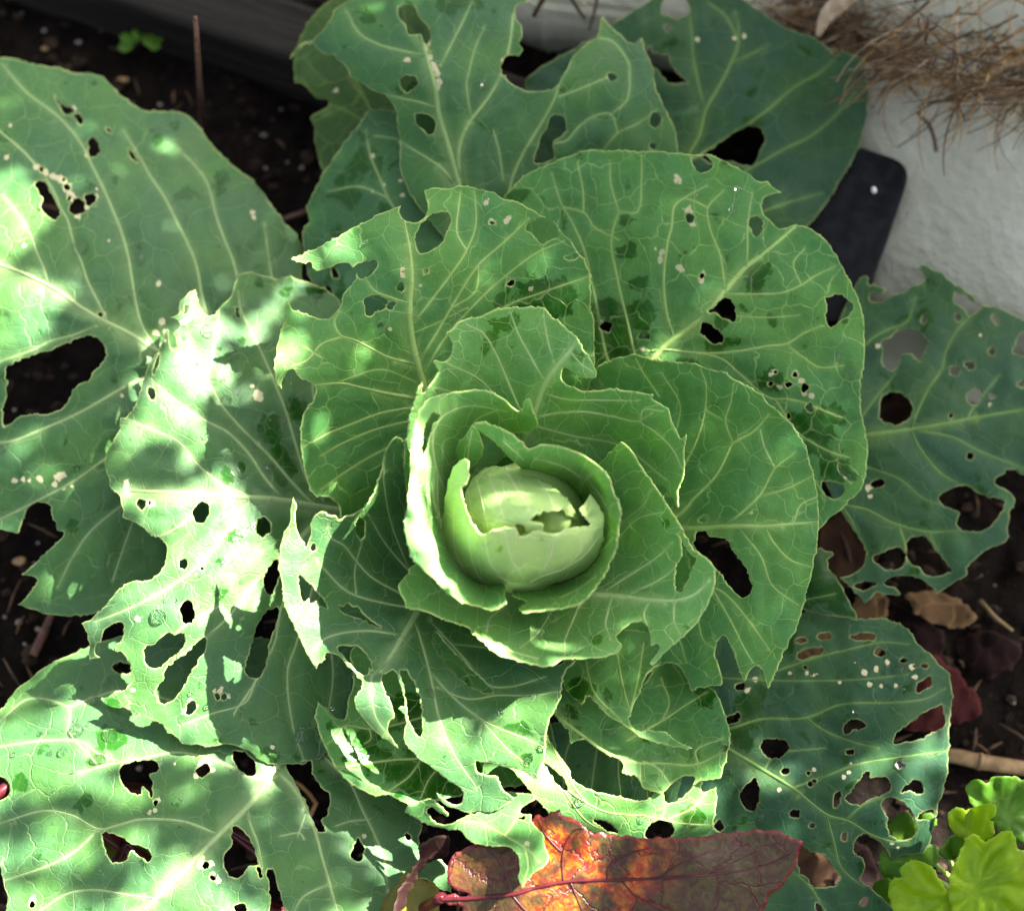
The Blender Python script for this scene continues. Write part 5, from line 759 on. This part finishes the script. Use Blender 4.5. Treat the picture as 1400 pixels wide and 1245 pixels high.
leafy('curled_leaf', '616,1150 613,1143 605,1140 598,1142 585,1149 573,1158 571,1175 562,1190 553,1205 545,1220 538,1240 534,1262 546,1262 552,1238 560,1220 569,1202 576,1187 590,1178 605,1172 611,1173 613,1162', lambda P: tq(P) + .0012 * wob(P, 18, 3), PURP, BT, 5, .0007, 1.2, seed=8)
leafy('leaf', '558,1192 545,1203 530,1222 520,1262 590,1270 602,1225 600,1214 590,1206 575,1200', lambda P: .078 + .002 * np.cos((P[:, 0] - 560) / 20), OLV, BT, 6, .0006, .8, seed=9)
leafy('leaf', '130,1130 170,1125 200,1145 215,1175 200,1200 160,1200 130,1170', lambda P: .035 + .003 * wob(P, 40, 5), OLV, BT, 8, .0006, .8, seed=10)
for P, r in (([(120,1074,.03),(170,1075,.032),(192,1077,.033),(260,1090,.03),(400,1200,.02),(520,1290,.0)], .0034), ([(270,1115,.04),(318,1132,.04),(345,1148,.038),(420,1200,.03),(520,1290,.0)], .0032), ([(-40,1100,.07),(-2,1084,.072),(12,1073,.070),(60,1080,.06),(200,1180,.03),(520,1290,.0)], .0034), ([(155,1185,.045),(172,1155,.042),(240,1200,.03),(520,1290,.0)], .0028), ([(605,1226,.105),(580,1240,.08),(550,1265,.04),(520,1290,0)], .0030), ([(548,1255,.085),(535,1280,.04),(520,1290,0)], .0025)):
    b = MB(); Q = [at(*p) for p in P]; Q = [sum(((1 - u) * Q[i] + u * Q[i + 1]) for _ in (0,)) for i in range(len(Q) - 1) for u in (0, .33, .66)] + [Q[-1]]
    b.tube(Q, r, 9); b.build('stalk', STEM, BT)

# ------------------------------------------------------------------ lime green plant, bottom right
gb = soil_at(1330, 1240); GP = empty('lime_green_plant', tuple(gb)); tag(GP, 'low plant with scalloped lime green leaves lit by the sun, bottom right corner', 'plant')
GS = simple_mat('lime stalk', (.16, .28, .03), (.24, .36, .06), 80, .4, 0)
for ot, ctrl, mt in (
 ('1203,1168 1210,1155 1225,1148 1240,1152 1258,1158 1272,1153 1281,1158 1283,1175 1275,1188 1255,1195 1230,1205 1210,1200 1202,1186', [(1205,1170,4.2),(1280,1170,4.6),(1240,1200,4),(1240,1155,4.6)], GERD),
 ('1193,1212 1202,1204 1215,1200 1222,1222 1236,1262 1215,1272 1200,1245', [(1200,1210,3.4),(1222,1240,4),(1205,1260,3.2)], GERD),
 ('1214,1132 1222,1118 1238,1110 1252,1122 1254,1140 1244,1150 1224,1150', [(1220,1130,3),(1250,1135,3.4),(1235,1150,3)], GERD),
 ('1255,1120 1265,1112 1278,1114 1280,1126 1265,1130', [(1255,1120,3),(1280,1120,3.4),(1265,1130,3)], GERD),
 ('1322,1088 1321,1076 1327,1068 1337,1066 1346,1068 1352,1070 1356,1063 1366,1060 1384,1061 1400,1063 1440,1075 1450,1160 1400,1155 1385,1147 1362,1132 1346,1112 1333,1104', [(1322,1080,7.6),(1350,1068,8.2),(1400,1062,8.4),(1440,1100,7.6),(1385,1145,7),(1340,1104,7.4),(1390,1100,7.2)], GERD),
 ('1297,1122 1299,1112 1306,1106 1315,1104 1322,1107 1328,1104 1340,1099 1352,1097 1360,1101 1361,1108* 1357,1116 1352,1120 1357,1124 1359,1132 1357,1142 1346,1151 1330,1157 1312,1147 1302,1136', [(1298,1115,8.2),(1360,1103,9.4),(1330,1106,7.8),(1356,1135,8.8),(1330,1155,7.6),(1318,1128,7.4),(1345,1122,8.6)], GER),
 ('1284,1168 1292,1152 1302,1142 1314,1141 1328,1150 1326,1163 1315,1172 1300,1174', [(1285,1167,6.4),(1305,1142,6.8),(1325,1160,7),(1302,1172,6)], GERD),
 ('1216,1222 1214,1210 1221,1203 1232,1200 1230,1190 1236,1180 1250,1175 1262,1178 1273,1186 1281,1196 1290,1210 1302,1226 1312,1240 1316,1262 1240,1272 1222,1248', [(1216,1215,7),(1245,1178,8.2),(1280,1196,8.8),(1312,1240,6.6),(1230,1260,6.4),(1262,1225,7.2)], GER),
 ('1298,1222 1299,1200 1306,1178 1317,1156 1327,1140 1337,1142 1347,1152 1356,1147 1370,1137 1380,1136 1388,1146 1390,1158 1400,1164 1450,1176 1450,1290 1330,1290 1310,1262', [(1300,1200,8.6),(1328,1140,10),(1347,1152,8.8),(1380,1137,10),(1391,1160,9),(1440,1180,9.4),(1320,1245,6.8),(1400,1230,8),(1335,1200,7.8),(1375,1175,9)], GER)):
    tz = TPS(ctrl, 3); lf = leafy('leaf', ot, lambda P, tz=tz: tz(P) + .0007 * wob(P, 26, 4), mt, GP, 4, .0006, .9, seed=int(ot[:4]), fold=(*(np.mean([p[:2] for p in parse(ot)], 0) * .35 + np.array([1325.0, 1235.0]) * .65 if int(ot[:4]) < 1290 or int(ot[:4]) == 1298 else np.mean([p[:2] for p in parse(ot)], 0) + np.array([8.0, 26.0])), 5, .0028))
    c = np.mean([p[:2] for p in parse(ot)], 0); b = MB(); e = at(c[0] * .6 + 1330 * .4, c[1] * .6 + 1240 * .4, float(tz(np.array([[c[0] * .6 + 1330 * .4, c[1] * .6 + 1240 * .4]]))[0]) - .006)
    b.tube([gb, (gb + e) / 2 + [0, 0, .01], e], [.0016, .0014, .0012], 6); b.build('stalk', GS, GP)
# ------------------------------------------------------------------ water drops lying on the leaves
q = NT('water'); q.p.inputs['Base Color'].default_value = (1, 1, 1, 1); q.p.inputs['Roughness'].default_value = .0; q.p.inputs['IOR'].default_value = 1.33; q.p.inputs['Transmission Weight'].default_value = 1.0
q.p.inputs['Roughness'].default_value = .02; wt = q.new('ShaderNodeBsdfTransparent'); wx = q.new('ShaderNodeMixShader'); wx.inputs[0].default_value = .88
q.l(wt.outputs[0], wx.inputs[1]); q.l(q.p.outputs[0], wx.inputs[2]); q.l(wx.outputs[0], q.out.inputs[0]); WATER = q.m
def cap(n=18, m=7):
    V = [(0, 0, 1)]; F = []
    for j in range(1, m + 1):
        a = j / m * math.pi * .62
        for k in range(n): V.append((math.sin(a) * math.cos(2*math.pi*k/n), math.sin(a) * math.sin(2*math.pi*k/n), math.cos(a)))
    for k in range(n): F.append((0, 1 + k, 1 + (k + 1) % n))
    for j in range(m - 1):
        for k in range(n): F.append((1+j*n+k, 1+(j+1)*n+k, 1+(j+1)*n+(k+1) % n, 1+j*n+(k+1) % n))
    F.append(tuple(1 + (m-1)*n + k for k in range(n))[::-1])
    V = np.array(V); V[:, 2] -= V[:, 2].min(); return V, F
CAPV, CAPF = cap()
def drop_geo(key, px, py, r, rot=0, asp=1.0):
    S = LEAF[key]['surf']; p = S(np.array([[px, py]]))[0]; e = 3.0
    du = S(np.array([[px + e, py]]))[0] - p; dv = S(np.array([[px, py + e]]))[0] - p; N = -np.cross(du, dv); N /= np.linalg.norm(N)
    U = du / np.linalg.norm(du); W = np.cross(N, U); R_ = r * 4.1e-4
    if rot: U, W = U * math.cos(rot) + W * math.sin(rot), -U * math.sin(rot) + W * math.cos(rot)
    g = np.random.default_rng(int(abs(px * 13 + py))); k = 1 + .06 * g.normal(size=len(CAPV))
    V = CAPV.copy(); ang = np.arctan2(V[:, 1], V[:, 0]); k = 1 + .07 * np.sin(2 * ang + g.uniform(0, 6)) + .05 * np.sin(3 * ang + g.uniform(0, 6)); V[:, :2] *= k[:, None]
    return p + N * -R_ * .08 + (V[:, :1] * U + V[:, 1:2] * W * asp) * R_ + V[:, 2:] * N * R_ * .75
WHERE = {'A': 'the big left leaf', 'T1': 'the bitten upper leaf', 'R1': 'the wide wet upper right leaf', 'C': 'the sunlit lacy left leaf', 'BL': 'the big lower left leaf', 'M1': 'the shaded beaded leaf at the lower right', 'F': 'the ragged leaf left of the head', 'M2': 'the sunlit ribbon leaf above the red leaf', 'H': 'the leaf cupping the head', 'BR': 'the hole riddled lower right leaf', 'D': 'the smooth round right leaf', 'B': 'the leaf behind the head', 'K': 'the head', 'E': 'the folded leaf above the head', 'Q': 'the folded leaf at the lower right', 'T2': 'the wet lobe at the top left', 'G': 'the bright shaded leaf at the lower left'}
DROPS = {'A': [(111,339,11,9,1.1),(192,354,8,11,1.2),(192,335,3.5),(222,338,2.5),(58,168,2.5),(216,373,2.5),(208,177,5),(222,172,3.5),(324,338,5)], 'T1': [(661,117,7,9,1.2),(669,142,5),(626,150,5),(649,123,2.5),(676,165,5,12,1.5),(489,31,4.5),(496,24,3),(485,20,2.5),(818,192,6)],
 'R1': [(799,238,5,5,1.3),(809,271,6,5,1.2),(1002,289,6),(1012,278,4),(985,288,3),(995,273,2.5),(1107,434,6),(1143,488,8),(1161,511,8),(1026,385,7),(885,350,4.5),(897,402,3),(753,282,2.5),(809,294,4),(956,267,3),(1010,259,7),(1150,385,3)],
 'C': [(280,597,5.5),(282,453,9),(310,547,7.5),(292,522,5,5,1.3),(354,608,8),(278,502,3.5),(300,476,3.5),(320,485,6),(304,520,4),(341,598,3.5),(365,637,4),(217,842,10),(224,822,3.5),(240,821,3),(307,1000,4),(328,972,4),(260,948,3),(282,966,4),(436,1030,5),(412,1005,11),(345,582,3),(369,640,5),(268,484,3),(270,498,3),(347,572,2.5)],
 'BL': [(127,958,8),(106,999,10),(104,985,4),(119,991,3),(130,990,3),(55,1003,3.5),(148,930,5),(87,1028,7),(68,1030,4),(18,1032,4),(135,1037,10,10,.7),(150,1005,10,14,1.2),(98,1056,3)],
 'M1': [(919,1025,7.5),(909,1036,6),(936,1027,5),(887,1036,4),(945,1017,7),(958,997,4.5),(968,994,3),(836,1000,8),(922,1041,3),(901,1047,3),(895,1062,4),(985,1023,6),(901,1027,3),(956,1006,2.5),(962,1058,4),(842,1011,2.5),(913,1053,2.5),(773,975,5),(980,985,7),(979,1010,6),(902,1078,2.5)],
 'Q': [(833,960,4),(832,971,2.5)], 'F': [(724,1036,6),(742,1022,5),(589,948,5,5,1.4),(685,973,4),(677,978,3),(528,815,3),(530,835,4),(520,730,5)], 'M2': [(793,1096,6),(878,1118,7),(893,1118,4),(940,1130,5),(933,1135,4),(950,1128,3)],
 'H': [(862,652,3.5),(878,740,3),(866,748,2.5),(876,734,2.5),(878,769,3.5),(859,788,2.5),(848,808,3),(876,808,3),(882,807,2.5),(824,802,5),(833,803,3.5),(820,834,3.5),(752,843,2),(760,844,2),(880,808,2),(856,750,2)],
 'BR': [(1230,915,7.5),(1210,919,4),(1108,964,4.5),(1170,973,4.5),(1235,943,3),(1230,1044,9),(1040,1118,5,5,1.5),(1212,912,3)], 'D': [(940,721,3),(950,721,3.2),(1029,740,2)], 'B': [(523,448,6.5),(500,330,4),(742,387,4.5),(806,377,4),(518,440,4)],
 'K': [(811,702,4.5),(815,727,4.5),(812,733,3),(820,722,3),(823,735,2.5)], 'E': [(731,561,3),(752,562,2.5)], 'T2': [(457,225,4.5),(452,264,4.5),(445,275,3),(470,318,4)], 'G': [(454,968,3)]}
BIG = {(111,339): 'large round drop on a rib of the big left leaf', (192,354): 'long greenish drop on the big left leaf, right of the round one', (661,117): 'tall oval drop beside the midrib of the bitten upper leaf', (676,165): 'long dark drop on the bitten upper leaf, below the oval one', (1002,289): 'round drop near the notched rim of the wide wet leaf', (1143,488): 'round drop near the right rim of the wide wet leaf, upper of two', (1161,511): 'round drop near the right rim of the wide wet leaf, lower of two', (1026,385): 'drop in the dark wet patch beside the midrib of the wide wet leaf', (799,238): 'upper oval drop at the top left of the wide wet leaf', (809,271): 'lower oval drop at the top left of the wide wet leaf', (282,453): 'large drop just right of the torn tip of the lacy left leaf', (280,597): 'round shining drop at the sunlit edge on the lacy left leaf', (354,608): 'largest drop in the wet shaded part of the lacy left leaf', (310,547): 'flat drop on the upper rib of the lacy left leaf', (217,842): 'large sunlit drop near the lower ragged rim of the lacy left leaf', (412,1005): 'wide flat drop at the bottom right of the lacy left leaf', (106,999): 'largest round drop on the big lower left leaf', (127,958): 'round drop uppermost on the big lower left leaf', (150,1005): 'long streak of water on the big lower left leaf', (135,1037): 'flat pool of water at the end of a rib of the lower left leaf', (919,1025): 'largest drop of the cluster on the shaded beaded leaf', (836,1000): 'large drop at the upper left of the shaded beaded leaf', (945,1017): 'drop at the tip of the folded strip over the shaded beaded leaf', (1230,915): 'largest drop among the small holes of the hole riddled leaf', (1230,1044): 'ring shaped drop in the sunlit fold of the hole riddled leaf', (523,448): 'drop below the double hole in the leaf behind the head', (793,1096): 'left drop on the sunlit ribbon leaf above the red leaf', (878,1118): 'flat drop on the sunlit ribbon leaf above the red leaf'}
for key, L in DROPS.items():
    for d in L:
        px, py, r = d[:3]; asp = d[4] if len(d) > 4 else 1.0
        lab = BIG.get((px, py))
        o = mesh_obj('water_drop', drop_geo(key, px, py, r, 0, asp), CAPF, WATER)
        tag(o, lab or 'small clear water drop lying on ' + WHERE[key], 'water drop', 'water drops on ' + WHERE[key])
mb = MB(); g = np.random.default_rng(5)
for key, nn in (('R1', 90), ('C', 90), ('A', 40), ('BL', 60), ('M1', 50), ('T1', 30), ('BR', 30), ('H', 30), ('D', 22), ('B', 16), ('F', 26), ('E', 12), ('T2', 14)):
    L = LEAF[key]['loops']; lo, hi = L[0].min(0), L[0].max(0); P = g.uniform(lo, hi, (nn * 3, 2)); P = P[inside(P, L)][:nn]
    d, _, _ = dseg(P, np.concatenate(L), np.concatenate([np.roll(l, -1, 0) for l in L])); P = P[d > 4]
    for px, py in P: mb.add(drop_geo(key, px, py, .7 + 1.1 * g.random() ** 2), CAPF)
tag(mb.build('fine_droplets', WATER), kind='stuff')

# ------------------------------------------------------------------ unseen tree added over the bed; its crown is shaped to cast the shade
def pip(P, poly): return inside(P, [np.array(poly, float)])
# mask of wanted sun patches that steers where crown leaves are placed
LIT = [(-400,225),(35,232),(64,290),(56,330),(15,365),(85,385),(88,460),(40,500),(-60,515),(-60,930),(60,930),(95,860),(125,790),(190,790),(150,715),(122,640),(145,585),(190,510),(225,440),(240,398),(285,400),(330,470),(400,560),(410,650),(440,690),(500,690),(540,600),(556,535),(590,545),(584,620),(580,690),(596,750),(640,800),(690,815),(690,850),(640,860),(700,900),(700,930),(760,960),(780,1030),(850,1075),(930,1070),(985,1050),(1000,1130),(990,1150),(900,1150),(740,1120),(640,1180),(600,1300),(600,1500),(-400,1500)]
LIT2 = [[(995,1045),(1080,1048),(1085,1090),(1000,1085)],[(1100,1062),(1180,1032),(1225,1010),(1310,978),(1310,1050),(1200,1066)],[(1295,1050),(1500,1040),(1500,1500),(1225,1500),(1222,1200),(1295,1125)],[(985,1120),(1110,1125),(1100,1168),(1000,1156)]]
LIT3 = [([(1180,1050),(1300,1040),(1275,1180),(1180,1150)],.12),([(730,1095),(900,1130),(900,1205),(740,1205)],.10),([(600,1180),(700,1150),(720,1215),(640,1230)],.15)]
LITE = [(455,335,52,28),(395,480,30,40),(30,600,40,24),(660,880,70,14)]
BAND = [((-50,1140),(290,1085),26,.34),((140,1065),(330,1060),16,.3),((150,640),(330,635),20,.34),((-50,1225),(170,1190),20,.3),((230,1140),(330,1130),22,.4),((430,850),(540,895),12,.15),((-20,955),(110,925),30,.3),((330,1150),(420,1210),60,.6),((430,1120),(530,1180),60,.6)]
def shade(px, py):
    P = np.stack([px, py], -1); s = np.where(pip(P, LIT), 0.0, 1.0)
    s = np.where((((px - 760) / 330) ** 2 + ((py - 640) / 300) ** 2 < 1) & (s > .5), .62, s); s = np.where((((px - 716) / 95) ** 2 + ((py - 715) / 90) ** 2 < 1) & (s > .5), .5, s)
    for L in LIT2: s = np.where(pip(P, L), 0.0, s)
    for L, k in LIT3: s = np.where(pip(P, L), np.minimum(s, k), s)
    for x, y, a, b in LITE: s = np.where(((px - x) / a) ** 2 + ((py - y) / b) ** 2 < 1, .02, s)
    for a, b, wd, k in BAND:
        d, _, _ = dseg(P, np.array([a], float), np.array([b], float)); s = np.maximum(s, np.where(d < wd, k, 0))
    return s
gx_, gy_ = np.meshgrid(np.arange(-400, 1801, 10.0), np.arange(-400, 1701, 10.0)); HM = np.zeros(gx_.shape); PG = np.stack([gx_.ravel(), gy_.ravel()], -1)
for L_ in LEAF.values():
    lp = [L_['loops'][0]]; lo, hi = lp[0].min(0), lp[0].max(0); k = np.flatnonzero((PG >= lo).all(1) & (PG <= hi).all(1)); k = k[inside(PG[k], lp)]
    HM.ravel()[k] = np.maximum(HM.ravel()[k], L_['h'](PG[k]))
def first_hit(G):
    """where a sun ray through G lands on the plant, as a place on the photo"""
    hit = np.zeros(len(G), bool); ox = np.zeros(len(G)); oy = np.zeros(len(G))
    for z in np.arange(.235, -.006, -.004):
        p = G + SUN_DIR * ((z - G[:, 2]) / SUN_DIR[2])[:, None]; x, y = topx(p)
        ii = np.clip(((y + 400) / 10).round().astype(int), 0, HM.shape[0] - 1); jj = np.clip(((x + 400) / 10).round().astype(int), 0, HM.shape[1] - 1)
        new = ~hit & (z <= HM[ii, jj] + .002); ox[new] = x[new]; oy[new] = y[new]; hit |= new
    ox[~hit] = x[~hit]; oy[~hit] = y[~hit]; return ox, oy
tr = np.array([1.25, 1.05, 0.0])
TREE = empty('added_shade_tree', tuple(tr)); tag(TREE, 'unseen leafy tree added beyond the wall, its crown shaped to shade the bed', 'tree')
BARK = simple_mat('bark', (.06, .045, .03), (.14, .11, .08), 30, .9)
tm = MB(); tm.tube([tr + [0, 0, -.1], tr + [-.02, -.02, .5], tr + [-.05, -.04, 1.0], tr + [-.02, 0, 1.7]], [.07, .055, .045, .02], 12)
for k in range(7):
    a = R(150 + k * 24); tm.tube([tr + [-.04, -.03, .75 + k * .07], tr + [.25 * math.cos(a), .25 * math.sin(a), .95 + k * .07], tr + [.55 * math.cos(a), .55 * math.sin(a), 1.0 + k * .06]], [.022, .014, .005], 7)
tm.build('trunk', BARK, TREE)
CROWN = green_mat('tree leaf', (.035, .09, .02), (.055, .12, .025), (.08, .14, .04), (.08, .2, .02), .12)
g = np.random.default_rng(21); N = 36000
gx = g.uniform(-.5, .62, N); gy = g.uniform(-.55, .62, N); G = np.stack([gx, gy, np.full(N, .12)], -1); px, py = first_hit(G); s = shade(px, py)
ok = g.random(N) < s; G = G[ok]; t = g.uniform(1.05, 1.4, len(G)); C = G + SUN_DIR * t[:, None]; C[:, :2] -= SUN_DIR[:2] * 0  # leaves kept only where shade is wanted, then lifted towards the sun
VV = []; FF = []; prof = [(-1, 0), (-.55, .7), (0, 1), (.5, .75), (1, 0)]
for i, c in enumerate(C):
    d = g.normal(size=3) * [1, 1, .5]; d /= np.linalg.norm(d); n_ = SUN_DIR + g.normal(size=3) * .45; n_ -= d * np.dot(n_, d); n_ /= np.linalg.norm(n_); b_ = np.cross(n_, d); L_ = g.uniform(.010, .017); W_ = L_ * .42; k0 = len(VV)
    for u, w_ in prof: VV.append(c + d * u * L_ + b_ * w_ * W_ + n_ * .1 * L_ * abs(w_))
    for u, w_ in prof[1:-1][::-1]: VV.append(c + d * u * L_ - b_ * w_ * W_ + n_ * .1 * L_ * abs(w_))
    FF.append(tuple(range(k0, k0 + 8)))
co = mesh_obj('crown', VV, FF, CROWN, TREE, False); co['kind'] = 'stuff'
